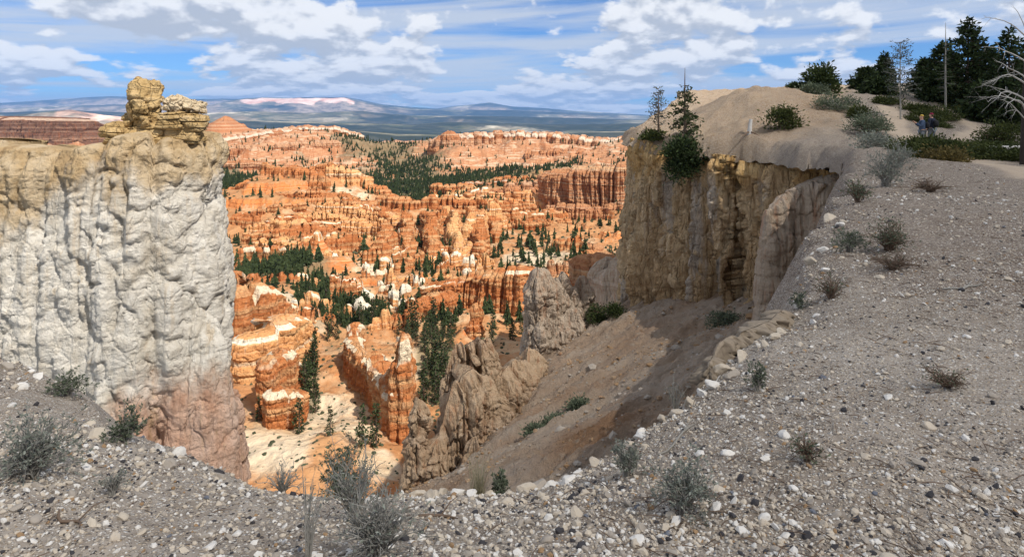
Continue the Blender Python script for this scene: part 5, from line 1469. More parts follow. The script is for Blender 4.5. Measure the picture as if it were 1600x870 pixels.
def off_trail(s):
    return min(float(polyline_distance(np.array([lateral(*s)]), np.array([float(s[1])]), p)[0]) for p in PATHS[:2]) > 1.7


mat_spots = [s for s in mat_spots if off_trail(s) and not (1470 < s[0] < 1535 and 38 < s[1] < 46)]
for i, (px, Y) in enumerate(mat_spots + near_mats):
    nearm = i >= len(mat_spots)
    lab = ("low green manzanita mat bordering the trail in front of the walkers" if px < 1500 else "low green manzanita mat between the walkers and the dead tree trunk") if nearm else "low green manzanita mat on the slope behind the walkers"
    grp = "manzanita in front of the walkers" if nearm else "manzanita behind the walkers"
    loc = on_rim(px, Y, -0.06)
    if i < 3:
        mroot.append(tree_thing("manzanita", lab, loc, MP[i], BROWNTWIG, MANZ, "shrub", grp))
    else:
        s = rng.uniform(0.65, 0.95) if nearm else rng.uniform(0.7, 1.15)
        c = copy_tree(mroot[i % 3], loc, rng.uniform(0, 6.28), (s, s, s * rng.uniform(0.55, 0.9) * (1.3 if nearm and px < 1510 else 1)))
        tag(c, lab, group=grp)
bush("manzanita", "taller upright manzanita bush beside the lower trail right of the walkers", 1560, 37, 2.2, 1.5, 446, BROWNTWIG, MANZ, **{**BG, 'leaf': .17, 'leaf_w': .085, 'clumps': 120})
bush("manzanita", "rusty green manzanita at the near end of the mats with a woody stem", 1470, 23.4, 1.5, 0.55, 447, BROWNTWIG, leaf_mat("rusty_leaves", (0.06, 0.05, 0.015), (0.20, 0.15, 0.05)), **{**BG, 'leaf': .12, 'leaf_w': .06, 'clumps': 90, 'stem_r': .03})

# the dead tree at the right edge
t = empty("dead_tree", on_rim(1600, 23, -0.1))
tag(t, "bleached dead tree at the right edge, long bare branches reaching over the conifers", "tree")
g = Geo()
hh = 5.6
g.add(*tube([(0, 0, -.1), (0.03, 0, 1.5), (0.10, .05, 3.2), (0.13, .05, hh)], [0.15, 0.12, 0.085, 0.03], 9))
link("trunk", g.mesh("trunk", [DARKBARK], True), t)


def limb(start, tip, sag, r0, r, twigs=7, sub=True):
    """a bare branch that curves from start to tip, with its forks"""
    g = Geo()

    def grow(a, b, sg, rad, depth, nt):
        s = np.linspace(0, 1, 9)[:, None]
        P = a + (b - a) * s + np.array([0, 0, 1.0]) * sg * (4 * s * (1 - s)) + np.cumsum(r.normal(0, 0.018, (9, 3)), 0) * np.linalg.norm(b - a) * s
        g.add(*tube(P, rad * (1 - 0.85 * s[:, 0]), 6 if depth == 0 else 4))
        if depth < 2:
            for _ in range(nt):
                i = r.integers(3, 9)
                dirn = (b - a) * r.uniform(0.12, 0.40) * (1 - 0.5 * s[i, 0]) + np.array([0, 0, -0.07]) * np.linalg.norm(b - a) + r.normal(0, 0.17, 3) * np.linalg.norm(b - a) * 0.55
                grow(P[i], P[i] + dirn, r.uniform(-.06, .1) * np.linalg.norm(dirn), rad * (1 - .8 * s[i, 0]) * 0.62, depth + 1, max(2, nt // 2))
    grow(np.array(start, float), np.array(tip, float), sag, r0, 0, twigs)
    return g


r_ = np.random.default_rng(5)
tz = t.location
for (px, py, Y), z0, sag, rad, tw in (((1536, 22, 22.3), 4.7, 0.25, 0.045, 5), ((1582, 2, 22.6), 4.9, 0.1, 0.03, 3), ((1538, 66, 22), 3.8, 0.10, 0.045, 6), ((1541, 138, 21.6), 3.0, 0.45, 0.055, 9), ((1536, 144, 22.2), 2.2, 0.25, 0.045, 9), ((1548, 150, 21.4), 2.4, 0.35, 0.05, 9), ((1560, 160, 21.8), 1.7, 0.2, 0.04, 7), ((1582, 168, 21.2), 2.0, 0.5, 0.05, 5), ((1556, 96, 22.6), 3.2, 0.15, 0.04, 8), ((1660, 60, 23), 3.9, .2, .045, 6), ((1670, 120, 22), 2.8, .2, .045, 6)):
    tip = Vector(at(px, py, Y)) - tz
    b = link("branch", limb((0.10, 0.03, z0 - 0.0), tip, sag * 0.7, rad * 0.62, r_, tw).mesh("branch", [DEADWOOD], True), t)
tag(link("fallen_log", (lambda g: (g.add(*tube([(-1.3, 0.1, .10), (-.4, 0, .14), (.5, .05, .12), (1.3, 0, .2)], [.07, .10, .11, .08], 8)), g.mesh("fallen_log", [DEADWOOD], True))[1])(Geo()), loc=on_rim(1570, 30, 0.02)), "pale fallen log lying under the dead tree beside the manzanita", "log")


# ------------------------------------------------------------------ brush in the foreground
def twig_geo(w, h, seed, n_stem=40, forks=4, r0=0.006, leafn=500, leaf=0.018, leaf_w=0.007, upright=0.3, wiggle=0.10, lean=(0, 0)):
    r = np.random.default_rng(seed)
    wood, crown = Geo(), Geo()
    tips = []
    for k in range(n_stem):
        a = r.uniform(0, 2 * np.pi)
        e = np.arccos(np.clip(r.uniform(0.02, 1.0) ** (1 - upright), 0, 1))
        q = r.uniform(0.55, 1.05)
        tip = np.array([math.cos(a) * math.sin(e) * w * 0.5 + lean[0], math.sin(a) * math.sin(e) * w * 0.5 + lean[1], math.cos(e) * h + 0.02]) * q
        s = np.linspace(0, 1, 6)[:, None]
        P = tip * s + np.array([0, 0, 0.18 * h]) * (4 * s * (1 - s)) * math.sin(e) + np.cumsum(r.normal(0, wiggle * 0.16, (6, 3)), 0) * w * s
        P[:, :2] += r.normal(0, 0.03 * w, 2)
        P[0, 2] = -0.03
        wood.add(*tube(P, r0 * r.uniform(0.6, 1.3) * (1 - 0.75 * s[:, 0]), 4))
        for _ in range(forks):
            i = r.integers(1, 6)
            d = (P[min(i + 1, 5)] - P[i - 1]) * 0.5 + r.normal(0, 0.5, 3) * np.array([w, w, h]) * 0.16 + [0, 0, 0.05 * h]
            Q = np.array([P[i], P[i] + d * 0.55 + r.normal(0, .012, 3) * w, P[i] + d])
            wood.add(*tube(Q, [r0 * .5, r0 * .38, r0 * .15], 3))
            tips.append((Q[1], Q[2]))
        tips.append((P[4], P[5]))
    if leafn:
        A = np.array([q[0] for q in tips])
        B = np.array([q[1] for q in tips])
        i = r.integers(0, len(tips), leafn)
        tt_ = r.uniform(0.2, 1.05, leafn)[:, None]
        P = A[i] + (B[i] - A[i]) * tt_
        V, Qd = leaves(P, (B[i] - A[i]) * 1.0 + r.normal(0, 0.7, (leafn, 3)) * np.linalg.norm(B[i] - A[i], axis=1, keepdims=True), leaf * r.uniform(.6, 1.4, leafn), leaf_w * r.uniform(.7, 1.3, leafn), r)
        crown.add(V, Qd)
    return wood, crown


def brush(name, label, px, py, Y, w, h, seed, wood, leaf_m, cat="shrub", dz=0.0, **kw):
    """rooted at its foot as seen at px; py only chooses the distance when Y is None"""
    wd, cr = twig_geo(w, h, seed, **kw)
    t = empty(name, on_rim(px, Y, dz))
    tag(t, label, cat)
    link("stems", wd.mesh("stems", [wood], True), t)
    if cr.n:
        link("foliage", cr.mesh("foliage", [leaf_m]), t)
    return t


def depth_of(px, py):
    """how far away the rim ground lies on a sight line"""
    Y = np.linspace(2.2, 40, 1500)
    z = rim_height(lateral(px, Y), Y, False)[0]
    hit = np.nonzero((HORIZON - py) / FPX * Y <= z)[0]
    Yh = float(Y[hit[0]]) if len(hit) else 4.3
    while Yh > 2.5 and rim_height(np.array([lateral(px, Yh)]), np.array([Yh]))[1][0] < 0.06:
        Yh -= 0.05
    return Yh


for name, label, px, py, wpx, hpx, seed, wood, lf, kw in (
        ("sagebrush", "wide grey sagebrush at the left edge of the gravel", 48, 745, 150, 85, 501, TWIG, SAGE, dict(n_stem=60, leafn=2200, forks=7)),
        ("sagebrush", "small grey green sagebrush against the foot of the white cliff at left", 105, 615, 62, 40, 502, TWIG, SAGE_D, dict(n_stem=40, leafn=1500, forks=5)),
        ("sagebrush", "green tinged sagebrush on the gravel edge below the white cliff", 196, 652, 60, 45, 503, TWIG, SAGE_D, dict(n_stem=40, leafn=1700, forks=5)),
        ("sagebrush", "large green grey sagebrush at the drop edge, bottom centre left", 530, 764, 95, 85, 504, TWIG, SAGE_D, dict(n_stem=50, leafn=2600, forks=6)),
        ("dry_brush", "dry grey twiggy brush in front of the large green sagebrush", 555, 812, 110, 95, 505, TWIG, SAGE, dict(n_stem=45, leafn=350, forks=5, upright=0.6)),
        ("dry_brush", "dense pale dead brush at the bottom edge, spreading low over the gravel", 590, 868, 150, 90, 506, TWIG, SAGE, dict(n_stem=80, leafn=300, forks=7, upright=0.4)),
        ("dry_stalks", "tall thin dead stalks rising at the bottom left of centre", 482, 868, 60, 130, 507, TWIG, SAGE, dict(n_stem=9, leafn=40, forks=5, upright=0.8, r0=.0035)),
        ("sagebrush", "grey sagebrush on the stones right of bottom centre", 1068, 795, 100, 75, 508, TWIG, SAGE, dict(n_stem=50, leafn=1300, forks=6)),
        ("sagebrush", "faint grey sagebrush near the white boulders of the lip", 978, 752, 62, 48, 509, TWIG, SAGE, dict(n_stem=36, leafn=900, forks=5)),
        ("sagebrush", "small green shrub on the lip right of the tall grass tuft", 783, 757, 36, 36, 510, TWIG, SAGE_D, dict(n_stem=26, leafn=1200, forks=5)),
        ("dry_brush", "thin bare twigs standing on the lip beside the crusted ledge", 1055, 640, 45, 52, 511, TWIG, SAGE, dict(n_stem=14, leafn=40, forks=5, upright=0.7)),
        ("sagebrush", "small olive shrub on the crusted ledge", 1183, 612, 34, 42, 512, TWIG, SAGE_D, dict(n_stem=24, leafn=700, forks=5)),
        ("dry_brush", "dark bare brush patch on the slope above the crusted ledge", 1300, 470, 60, 35, 513, BROWNTWIG, SAGE_D, dict(n_stem=40, leafn=200, forks=6)),
        ("sagebrush", "dense grey green brush on the rim slope, right one of the pair", 1390, 392, 85, 45, 514, BROWNTWIG, SAGE_D, dict(n_stem=60, leafn=1300, forks=6)),
        ("sagebrush", "green grey brush on the rim slope, left one of the pair", 1328, 395, 55, 38, 515, TWIG, SAGE_D, dict(n_stem=50, leafn=1500, forks=5)),
        ("sagebrush", "large blue grey sagebrush on the crest where the rim bends away", 1385, 292, 75, 58, 516, TWIG, SAGE, dict(n_stem=60, leafn=2400, forks=6)),
        ("sagebrush", "grey sagebrush just behind the large blue grey one on the crest", 1405, 262, 60, 38, 517, TWIG, SAGE, dict(n_stem=50, leafn=1600, forks=6)),
        ("dry_brush", "flat brown mat of twigs on the bare slope at right", 1480, 612, 75, 22, 518, BROWNTWIG, SAGE_D, dict(n_stem=45, leafn=100, forks=6)),
        ("dry_brush", "small brown twig tuft among the pebbles, lower right", 1262, 716, 55, 30, 519, BROWNTWIG, SAGE_D, dict(n_stem=36, leafn=150, forks=5)),
        ("dry_brush", "brown twiggy mat below the pair of green grey brush", 1395, 420, 95, 22, 520, BROWNTWIG, SAGE_D, dict(n_stem=45, leafn=60, forks=6)),
        ("dry_brush", "low brown brush on the crest near the manzanita", 1455, 300, 75, 20, 521, BROWNTWIG, SAGE_D, dict(n_stem=40, leafn=60, forks=6)),
        ("dry_brush", "grey twig tuft on the stony slope at lower left", 175, 770, 50, 35, 522, TWIG, SAGE, dict(n_stem=26, leafn=100, forks=5)),
        ("sagebrush", "small green shrub growing from the crusted ledge face", 1248, 462, 26, 24, 523, TWIG, SAGE_D, dict(n_stem=22, leafn=600, forks=4)),
        ("dry_brush", "low dead brush on the edge left of the large green sagebrush", 440, 775, 70, 40, 524, TWIG, SAGE, dict(n_stem=26, leafn=80, forks=5)),
        ("sagebrush", "dark scrubby brush along the crest beside the drop at right", 1340, 318, 50, 36, 525, BROWNTWIG, SAGE_D, dict(n_stem=40, leafn=1000, forks=5))):
    Y = depth_of(px, py)
    k = max(1.0, Y / 5.0) ** 0.7
    kw = {'r0': 0.0045 * k, 'leaf': 0.020 * k, 'leaf_w': 0.008 * k, **kw}
    brush(name, label, px, py, Y, wpx / FPX * Y, hpx / FPX * Y, seed, wood, lf, **kw)

# the tall grass tuft on the lip
r = np.random.default_rng(9)
n = 60
a = r.uniform(0, 6.28, n)
sp_ = r.uniform(0.02, 0.13, n)
hgt = r.uniform(0.18, 0.40, n)
G = Geo()
for k in range(n):
    d = np.array([math.cos(a[k]), math.sin(a[k]), 0])
    s = np.linspace(0, 1, 5)[:, None]
    G.add(*tube(d * sp_[k] * s ** 1.7 + np.array([0, 0, 1]) * hgt[k] * s + r.normal(0, .02, 3) * [1, 1, 0], np.array([.0028, .0025, .002, .0014, .0006]), 3))
tag(link("grass_tuft", G.mesh("grass_tuft", [STRAW], True), loc=on_rim(748, depth_of(748, 752))), "tuft of tall dry grass stalks on the lip before the tan pinnacles", "grass")

# sticks
for i, (px, py, dx_, dy_, rad, mat, label) in enumerate((
        (108, 812, 0.20, -0.14, 0.007, BROWNTWIG, "dark curved stick lying on the gravel at lower left"),
        (1505, 450, 0.50, 0.12, 0.012, TWIG, "thin straight grey stick on the bare slope at right"),
        (675, 808, 0.26, -0.05, 0.008, BROWNTWIG, "thin dark twig lying right of the dead brush"),
        (1060, 690, 0.34, 0.40, 0.007, TWIG, "long pale stick on the stones below the bare twigs"),
        (1110, 612, 0.30, 0.05, 0.010, DEADWOOD, "bleached stick at the foot of the crusted ledge"))):
    Y = depth_of(px, py)
    x0 = lateral(px, Y)
    s = np.linspace(-0.5, 0.5, 7)
    P = np.column_stack([x0 + dx_ * s, Y + dy_ * s + 0.03 * np.sin(s * 7), np.zeros(7)])
    P[:, 2] = rim_height(P[:, 0], P[:, 1])[0] + rad * 1.1
    o = np.array([x0, Y, P[3, 2]])
    G = Geo()
    G.add(*tube(P - o, rad * np.array([.6, .9, 1, 1, .9, .7, .3]), 7))
    G.add(*tube([P[4] - o, P[4] - o + [dx_ * .15, .06, .03], P[4] - o + [dx_ * .28, .13, .02]], [rad * .6, rad * .45, rad * .15], 5))
    tag(link("stick", G.mesh("stick", [mat], True), loc=tuple(o)), label, "stick")

# ------------------------------------------------------------------ stones
def stone_mesh(name, mat, sub, seed, flat):
    V, F = icosphere(sub)
    r = np.random.default_rng(seed)
    for _ in range(6):                      # broken faces
        nrm = r.normal(size=3)
        nrm /= np.linalg.norm(nrm)
        d = V @ nrm
        lim = r.uniform(0.55, 0.85)
        V = V - nrm * np.maximum(d - lim, 0)[:, None]
    V = V * np.array([1.0, r.uniform(0.6, 0.95), flat]) * (1 + 0.08 * fbm(V[:, 0] * 2.2 + seed, V[:, 1] * 2.2, V[:, 2] * 2.2, 2, seed))[:, None]
    return mesh_of(name, V, F, mat, False)


def stone_spots(n, seed, lo, hi):
    r = np.random.default_rng(seed)
    m = n * 3
    px = np.where(r.random(m) < 0.84, r.uniform(-60, 1660, m), np.where(r.random(m) < 0.55, r.uniform(-420, -60, m), r.uniform(1660, 1950, m)))
    Y = np.exp(r.uniform(math.log(2.2), math.log(hi), m))
    X = lateral(px, Y)
    z, sd = rim_height(X, Y)
    right = smooth(X, 1.2, 3.2) * 0.3
    pth = np.zeros(m)
    for p in PATHS:
        pth = np.maximum(pth, smooth(polyline_distance(X, Y, p), 1.6, 1.0))
    dens = 0.60 + 0.95 * fbm(X * 0.8, Y * 0.8, octaves=3, seed=91)
    ok = (sd > -0.15) & (r.random(m) < np.clip(dens, .1, 1) * (1 - right) * (1 - pth))
    return np.stack([X, Y, z], -1)[ok][:n], r


COLS = ["white", "cream", "grey", "black", "brown", "blue"]
PROB = [0.22, 0.345, 0.30, 0.09, 0.035, 0.01]
NOTE = dict(white="white limestone pebble lying loose on the gravel", cream="cream coloured pebble lying loose on the gravel", grey="grey pebble lying loose on the gravel", black="black pebble lying loose on the gravel", brown="rusty brown pebble lying loose on the gravel", blue="blue grey pebble lying loose on the gravel")
P, r = stone_spots(27000, 93, 2.2, 20)
G = {c: Geo() for c in COLS}
V0, F0 = icosphere(0)
size = np.clip(np.exp(r.normal(math.log(0.0080), 0.50, len(P))), 0.0035, 0.035) * np.interp(P[:, 1], [2.3, 5, 12, 20], [0.92, 1.05, 1.9, 2.6])
which = r.choice(len(COLS), len(P), p=PROB)
for ci, c in enumerate(COLS):
    p, s = P[which == ci], size[which == ci]
    k = len(p)
    jit = V0[None] * r.uniform(0.68, 1.2, (k, 12, 1)) * np.stack([np.ones(k), r.uniform(.6, 1, k), r.uniform(.45, .8, k)], -1)[:, None]
    a = r.uniform(0, 6.28, k)
    ca, sa = np.cos(a)[:, None], np.sin(a)[:, None]
    tl = r.normal(0, .35, (k, 1))
    x = ca * jit[..., 0] - sa * jit[..., 1]
    y = sa * jit[..., 0] + ca * jit[..., 1]
    zz_ = jit[..., 2] + tl * x
    V = np.stack([p[:, 0:1] + x * s[:, None], p[:, 1:2] + y * s[:, None], p[:, 2:3] + (zz_ + 0.22) * s[:, None]], -1)
    T = (F0[None] + (np.arange(k) * 12)[:, None, None]).reshape(-1, 3)
    g = Geo()
    g.add(V.reshape(-1, 3), T=T)
    tag(link("pebbles", g.mesh("pebbles", [STONES[c]])), kind="stuff")
SP = {c: [stone_mesh("stone", STONES[c], 2, 600 + 7 * i + j, f) for j, f in enumerate((0.55, 0.7, 0.45))] for i, c in enumerate(COLS)}
P, r = stone_spots(235, 95, 2.4, 9)
for i, (x, y, z) in enumerate(P):
    c = COLS[r.choice(len(COLS), p=PROB)]
    s = float(np.clip(np.exp(r.normal(math.log(0.021), 0.35)), 0.012, 0.05)) * float(np.interp(y, [2.3, 5, 9], [0.9, 1.1, 1.5]))
    o = link("stone", SP[c][i % 3], loc=(x, y, z + s * 0.18))
    o.scale = (s, s, s)
    o.rotation_euler = (r.normal(0, .25), r.normal(0, .25), r.uniform(0, 6.28))
    tag(o, NOTE[c], "stone", "loose stones on the gravel")

# rocks along the lip
def rough_rock(mat, seed):
    V, F = icosphere(3)
    r = np.random.default_rng(seed)
    for _ in range(11):
        nrm = r.normal(size=3)
        nrm /= np.linalg.norm(nrm)
        V = V - nrm * np.maximum(V @ nrm - r.uniform(0.45, 0.8), 0)[:, None]
    V = V * np.array([1.15, 0.95, 0.8])
    n1 = fbm(V[:, 0] * 2.5 + seed, V[:, 1] * 2.5, V[:, 2] * 2.5, 5, seed, 0.6)
    f1, f2, fid = worley(V[:, 0] * 1.6 + seed, V[:, 1] * 1.6, V[:, 2] * 1.6, seed)
    V = V * (1 + 0.14 * n1 + 0.10 * (fid - 0.5) - 0.06 * (1 - smooth(f2 - f1, 0, 0.1)))[:, None]
    return mesh_of("edge_rock", V, F, mat, True)


ROCKM = [rough_rock(STONES[c], 700 + i) for i, c in enumerate(("white", "cream", "white", "cream", "grey"))]
for px, py, wpx, k, label in (
        (862, 744, 34, 0, "angular white rock standing up on the lip, right of the gully notch"),
        (980, 680, 40, 1, "pair of pale blocks on the lip, the larger one behind"), (1000, 668, 30, 0, "white knobby rock topping the lip beside the large pale block"),
        (690, 762, 30, 1, "rounded tan rock on the lip below the tan pinnacles"), (655, 752, 34, 1, "broad tan rock on the lip, left of the rounded one"), (668, 766, 24, 4, "grey rock wedged before the broad tan rock on the lip"),
        (1388, 620, 22, 0, "square white block on the open slope at right"), (840, 760, 48, 4, "low grey slab half buried in the lip beside the upright white rock"),
        (552, 790, 30, 1, "cream rock among the dry brush, lower left of centre"), (580, 780, 28, 0, "white rock among the dry brush, nearer the lip"),
        (116, 590, 26, 1, "pale tan rock half buried in the slope at far left"), (150, 600, 30, 1, "longer tan rock right of the half buried one at far left"), (60, 588, 28, 0, "white rock on the left slope crest"), (26, 556, 24, 1, "cream rock at the very top of the left slope"),
        (282, 688, 24, 1, "cream rock on the left lip under the pink buttress"), (340, 706, 22, 4, "grey rock on the left lip under the pink buttress"), (250, 662, 20, 0, "small white rock on the left lip beside the green sagebrush"),
        (995, 846, 40, 0, "large pale rock at the bottom edge right of centre"), (900, 806, 30, 1, "cream rock lying in the stones at lower centre"), (1130, 566, 36, 1, "tan block on the front of the crusted ledge"), (1160, 560, 34, 1, "tan block behind the front one on the crusted ledge"), (1145, 590, 28, 4, "grey tan block under the two on the crusted ledge"),
        (1270, 415, 26, 1, "tan slab jutting from the rim crest over the drop"), (1296, 345, 30, 1, "flat tan slab jutting from the rim crest farther up"), (1222, 505, 30, 1, "broken tan block on the rim crest above the crusted ledge"), (1250, 440, 28, 0, "pale block on the rim crest below the jutting slab"),
        (1100, 612, 26, 0, "white rock at the left tip of the crusted ledge"), (930, 700, 30, 1, "cream rock on the lip midway between the white upright rock and the pale blocks"), (905, 716, 24, 0, "white rock on the lip next to the cream one"), (1040, 650, 24, 1, "cream rock on the lip under the bare twigs")):
    Y = depth_of(px, py)
    while Y > 2.5 and rim_height(np.array([lateral(px, Y)]), np.array([Y]))[1][0] < 0.06:
        Y -= 0.08
    s = wpx / FPX * Y * 0.46
    loc = on_rim(px, Y, s * 0.08)
    o = link("edge_rock", ROCKM[k], loc=loc)
    o.scale = (s, s * rng.uniform(.8, 1.1), s * rng.uniform(0.75, 1.15))
    o.rotation_euler = (rng.normal(0, .2), rng.normal(0, .2), rng.uniform(0, 6.28))
    tag(o, label, "rock")
P, r = stone_spots(2600, 97, 2.2, 24)
_, sd = rim_height(P[:, 0], P[:, 1])
P = P[(sd < 0.55) & (sd > 0.03) & (P[:, 1] < 24)][:45]
for i, (x, y, z) in enumerate(P):
    s = float(r.uniform(0.025, 0.07)) * (1.0 if y < 7 else 1.3)
    o = link("lip_stone", ROCKM[i % 5], loc=(x, y, z + s * 0.15))
    o.scale = (s, s, s)
    o.rotation_euler = (r.normal(0, .3), r.normal(0, .3), r.uniform(0, 6.28))
    tag(o, "broken pale stone lying along the crumbling lip", "stone", "broken stones along the lip")

# pale dead stump at the cliff edge, roots showing
t = empty("dead_stump", on_rim(1171, 42.0, -0.1))
tag(t, "pale dead stump with bare roots at the top edge of the ochre cliff", "stump")
G = Geo()
G.add(*tube([(0, 0, 0), (0.03, 0, .5), (0.10, 0, 1.05)], [0.17, 0.13, 0.10], 8))
link("trunk", G.mesh("trunk", [DEADWOOD], True), t)
for dx_ in (-0.9, 0.7):
    G = Geo()
    G.add(*tube([(0, 0, .25), (dx_ * .4, -.35, .10), (dx_ * .8, -.55, -.12), (dx_, -.7, -.45)], [.07, .05, .04, .02], 6))
    link("root", G.mesh("root", [BROWNTWIG], True), t)

# dead twigs strewn over the bare slope
P, r = stone_spots(2600, 99, 2.3, 22)
P = P[r.random(len(P)) < np.clip(0.15 + 0.25 * P[:, 0], 0.05, 1)]
G = Geo()
for x, y, z in P[:1100]:
    a_, L_ = r.uniform(0, 6.28), r.uniform(0.03, 0.13) * (1 + y * 0.06)
    d_ = np.array([math.cos(a_), math.sin(a_), r.normal(0, .08)]) * L_
    m_ = np.array([x, y, z + 0.008]) + r.normal(0, 0.008, 3)
    G.add(*tube([m_ - d_ * .5, m_ + [0, 0, .006], m_ + d_ * .5], np.array([.6, 1, .4]) * 0.0022 * (1 + y * 0.12), 3))
tag(link("dead_twigs", G.mesh("dead_twigs", [BROWNTWIG], True)), kind="stuff")

# ------------------------------------------------------------------ the two walkers
def skin_part(name, mat, parent, pts, edges, radii, root=0, sub=2):
    me = bpy.data.meshes.new(name)
    me.from_pydata([tuple(p) for p in pts], edges, [])
    me.materials.append(mat)
    o = link(name, me, parent)
    md = o.modifiers.new("skin", 'SKIN')
    md.use_smooth_shade = True
    lay = me.skin_vertices[0].data
    for i, rr_ in enumerate(radii):
        lay[i].radius = (rr_, rr_) if not hasattr(rr_, '__len__') else rr_
        lay[i].use_root = (i == root)
    ss = o.modifiers.new("smooth", 'SUBSURF')
    ss.levels = ss.render_levels = sub
    return o


SKIN = plain_mat("skin", (0.50, 0.28, 0.19), 0.6, 0.1, 20, 0.3)
JEANS = plain_mat("grey_trousers", (0.17, 0.19, 0.21), 0.9, 0.2, 30)
NAVY = plain_mat("dark_navy_jacket", (0.018, 0.022, 0.04), 0.8, 0.2, 30)
BLUE = plain_mat("light_blue_vest", (0.05, 0.075, 0.13), 0.8, 0.2, 30)
YELLOW = plain_mat("yellow_knit", (0.48, 0.32, 0.07), 0.9, 0.15, 40)
MAROON = plain_mat("maroon_knit", (0.20, 0.015, 0.045), 0.9, 0.15, 40)
BLACK = plain_mat("black_fabric", (0.015, 0.015, 0.017), 0.8, 0.2, 30)
BOOT = plain_mat("brown_boots", (0.07, 0.045, 0.03), 0.8, 0.2, 30)
EYE = plain_mat("dark_eyes", (0.02, 0.015, 0.012), 0.4, 0.1, 30)
HAIR = plain_mat("brown_hair", (0.10, 0.06, 0.03), 0.7, 0.2, 30)


def person(label, loc, face, hat, jacket, sleeve_mat, phone, pack, step, h=1.0):
    """face: angle the person looks towards (0 = away from the camera), local +Y is forward"""
    p = empty("person", loc)
    p.rotation_euler = (0, 0, face)
    p.scale = (h, h, h)
    tag(p, label, "person")
    hd = 1.60
    el_l, ha_l = ((-0.27, 0.10, 1.14), (-0.10, 0.34, 1.36)) if phone else ((-0.27, -0.02, 1.12), (-0.25, 0.12, 0.90))
    el_r, ha_r = ((0.27, 0.10, 1.14), (0.08, 0.34, 1.36)) if phone else ((0.27, -0.04, 1.12), (0.25, 0.08, 0.88))
    # one body: pelvis, trunk, neck, head with face, arms, legs
    B = [(0, 0, .95), (0, 0, 1.12), (0, .01, 1.30), (0, .0, 1.43), (0, .02, 1.51), (0, .03, hd), (0, .03, hd + .10),
         (-.17, 0, 1.40), el_l, ha_l, (.17, 0, 1.40), el_r, ha_r,
         (-.10, 0, .88), (-.11, .03 + step * .5, .50), (-.11, step, .09), (-.11, step + .12, .04), (.10, 0, .88), (.11, .03 - step * .4, .50), (.11, -step, .09), (.11, -step + .12, .04),
         (0, .125, hd + .015), (-.085, .02, hd + .02), (.085, .02, hd + .02), (0, .10, hd - .07)]
    E = [(0, 1), (1, 2), (2, 3), (3, 4), (4, 5), (5, 6), (3, 7), (7, 8), (8, 9), (3, 10), (10, 11), (11, 12), (0, 13), (13, 14), (14, 15), (15, 16), (0, 17), (17, 18), (18, 19), (19, 20), (5, 21), (5, 22), (5, 23), (5, 24)]
    rad = [.14, .12, .135, .09, .052, .086, .082, .06, .042, .03, .06, .042, .03, .085, .055, .04, .035, .085, .055, .04, .035, .016, .02, .02, .03]
    # fingers: four and a thumb on each hand, curled
    for hi, elb in ((9, el_l), (12, el_r)):
        hp, ep = np.array(B[hi]), np.array(elb)
        d = (hp - ep) / np.linalg.norm(hp - ep)
        side = np.cross(d, [0, 0, 1.0]) if abs(d[2]) < .9 else np.array([0, 1.0, 0])
        side /= np.linalg.norm(side)
        k0 = len(B)
        B.append(tuple(hp + d * .07)); rad.append((.036, .02)); E.append((hi, k0))
        for q, ln in zip((-.03, -.01, .01, .03), (.06, .075, .07, .055)):
            a_ = hp + d * .085 + side * q
            b_ = a_ + d * ln * .6 + np.array([0, .0, -.012])
            c_ = b_ + d * ln * .4 + np.array([0, .0, -.03])
            i0 = len(B)
            B += [tuple(a_), tuple(b_), tuple(c_)]
            rad += [.0095, .009, .008]
            E += [(k0, i0), (i0, i0 + 1), (i0 + 1, i0 + 2)]
        i0 = len(B)
        B += [tuple(hp + d * .02 + side * .045), tuple(hp + d * .06 + side * .06)]
        rad += [.0105, .009]
        E += [(hi, i0), (i0, i0 + 1)]
    skin_part("body", SKIN, p, B, E, rad)
    J = [(0, 0, .90), (0, 0, 1.10), (0, .01, 1.30), (0, 0, 1.44), (-.19, 0, 1.40), el_l, tuple(np.array(el_l) * .2 + np.array(ha_l) * .8), (.19, 0, 1.40), el_r, tuple(np.array(el_r) * .2 + np.array(ha_r) * .8)]
    skin_part("jacket", jacket, p, J, [(0, 1), (1, 2), (2, 3), (3, 4), (4, 5), (5, 6), (3, 7), (7, 8), (8, 9)], [.18, .165, .175, .10, .085, .065, .055, .085, .065, .055])
    T = [(0, 0, .94), (-.10, 0, .86), (-.11, .03 + step * .5, .50), (-.11, step, .10), (.10, 0, .86), (.11, .03 - step * .4, .50), (.11, -step, .10)]
    skin_part("trousers", JEANS, p, T, [(0, 1), (1, 2), (2, 3), (0, 4), (4, 5), (5, 6)], [.165, .11, .078, .065, .11, .078, .065])
    for s, st in ((-1, step), (1, -step)):
        skin_part("boot", BOOT, p, [(s * .11, st - .03, .05), (s * .11, st + .05, .045), (s * .11, st + .16, .035)], [(0, 1), (1, 2)], [.055, .055, .042])
    skin_part("hair", HAIR, p, [(0, -.015, hd - .05), (0, -.02, hd + .03), (0, 0, hd + .09)], [(0, 1), (1, 2)], [.06, .092, .085])
    skin_part("hat", hat, p, [(0, .012, hd + .065), (0, .012, hd + .12), (0, .0, hd + .17)], [(0, 1), (1, 2)], [.112, .105, .04])
    V, F = icosphere(2)
    for s in (-1, 1):
        link("eye", mesh_of("eye", V * .012 + np.array([s * .033, .112, hd + .035]), F, EYE), p)
    if pack:
        o = skin_part("backpack", pack, p, [(0, -.20, 1.02), (0, -.23, 1.20), (0, -.19, 1.40)], [(0, 1), (1, 2)], [(.17, .12), (.18, .14), (.14, .10)])
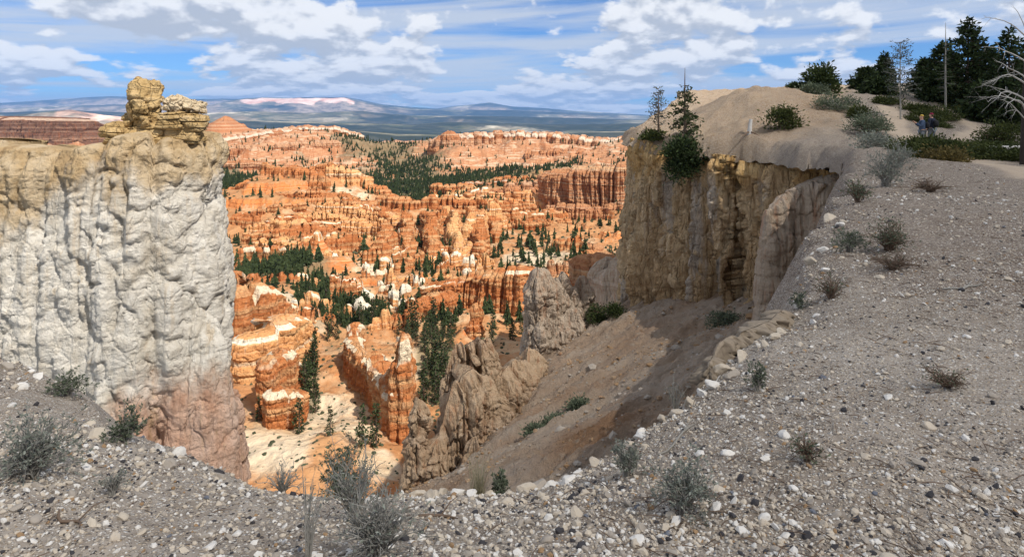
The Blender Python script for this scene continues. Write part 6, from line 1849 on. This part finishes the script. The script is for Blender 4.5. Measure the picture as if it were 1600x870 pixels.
    if phone:
        v = np.array([(sx * .075, .40 + sy * .006, 1.40 + sz * .04) for sx in (-1, 1) for sy in (-1, 1) for sz in (-1, 1)])
        f = np.array([(0, 1, 3, 2), (4, 6, 7, 5), (0, 4, 5, 1), (2, 3, 7, 6), (0, 2, 6, 4), (1, 5, 7, 3)])
        o = link("phone", mesh_of("phone", v, f, BLACK, False))
        o.matrix_world = Matrix.Translation(p.location) @ Matrix.Rotation(face, 4, 'Z') @ Matrix.Scale(h, 4)
        tag(o, "small black phone held up by the walker in the yellow hat", "phone")
    return p


person("walker in a yellow hat and blue jacket holding up a phone beside the other walker", on_rim(1441, 33.6, -0.02), R(70), YELLOW, BLUE, BLUE, True, BLACK, 0.08, 1.0)
person("walker in a maroon hat and dark jacket with a black backpack", on_rim(1456, 34.0, -0.02), R(25), MAROON, NAVY, NAVY, False, BLACK, 0.12, 1.0)

# ------------------------------------------------------------------ the cloud that shades the right half of the rim
cm_, cn = new_mat("cloud_vapour")
tr = cn.n('ShaderNodeBsdfTransparent', Color=(1, 1, 1))
df = cn.n('ShaderNodeBsdfTranslucent', Color=(0.9, 0.9, 0.92))
mx = cn.n('ShaderNodeMixShader', i0=0.55, i1=tr, i2=df)
cn.n('ShaderNodeOutputMaterial', Surface=mx)
CV, CF = icosphere(5)
f1 = fbm(CV[:, 0] * 2.2, CV[:, 1] * 2.2, CV[:, 2] * 2.2, 5, 3, 0.55)
CV = CV * np.array([338.0, 338.0, 70.0]) * (1 + np.array([0.05, 0.05, 0.4]) * f1[:, None])
CV[:, 2] = np.maximum(CV[:, 2], -18)
k_ = 2600.0 / sun_dir.z
foot = np.array([312.0, -130.0])
tag(link("cloud", mesh_of("cloud", CV, CF, cm_, True), loc=(foot[0] + sun_dir.x * k_, foot[1] + sun_dir.y * k_, 2600.0)), "white cloud high behind the camera whose shadow lies over the right rim", "cloud")

# ------------------------------------------------------------------ the air between here and the far mountains
hz_m, hz = new_mat("haze_air")
pv_n = hz.n('ShaderNodeVolumePrincipled', Color=(0.24, 0.50, 1.0), Density=1.7e-5, Anisotropy=0.0)
out = hz.n('ShaderNodeOutputMaterial')
hz.t.links.new(pv_n.outputs[0], out.inputs['Volume'])
hx, hy0, hy1, hz0, hz1 = 66000.0, -400.0, 66000.0, -1400.0, 1900.0
HV = [(-hx, hy0, hz0), (hx, hy0, hz0), (hx, hy1, hz0), (-hx, hy1, hz0), (-hx, hy0, hz1), (hx, hy0, hz1), (hx, hy1, hz1), (-hx, hy1, hz1)]
HF = np.array([(0, 3, 2, 1), (4, 5, 6, 7), (0, 1, 5, 4), (1, 2, 6, 5), (2, 3, 7, 6), (3, 0, 4, 7)])
tag(link("haze", mesh_of("haze", HV, HF, hz_m, False)), kind="stuff")
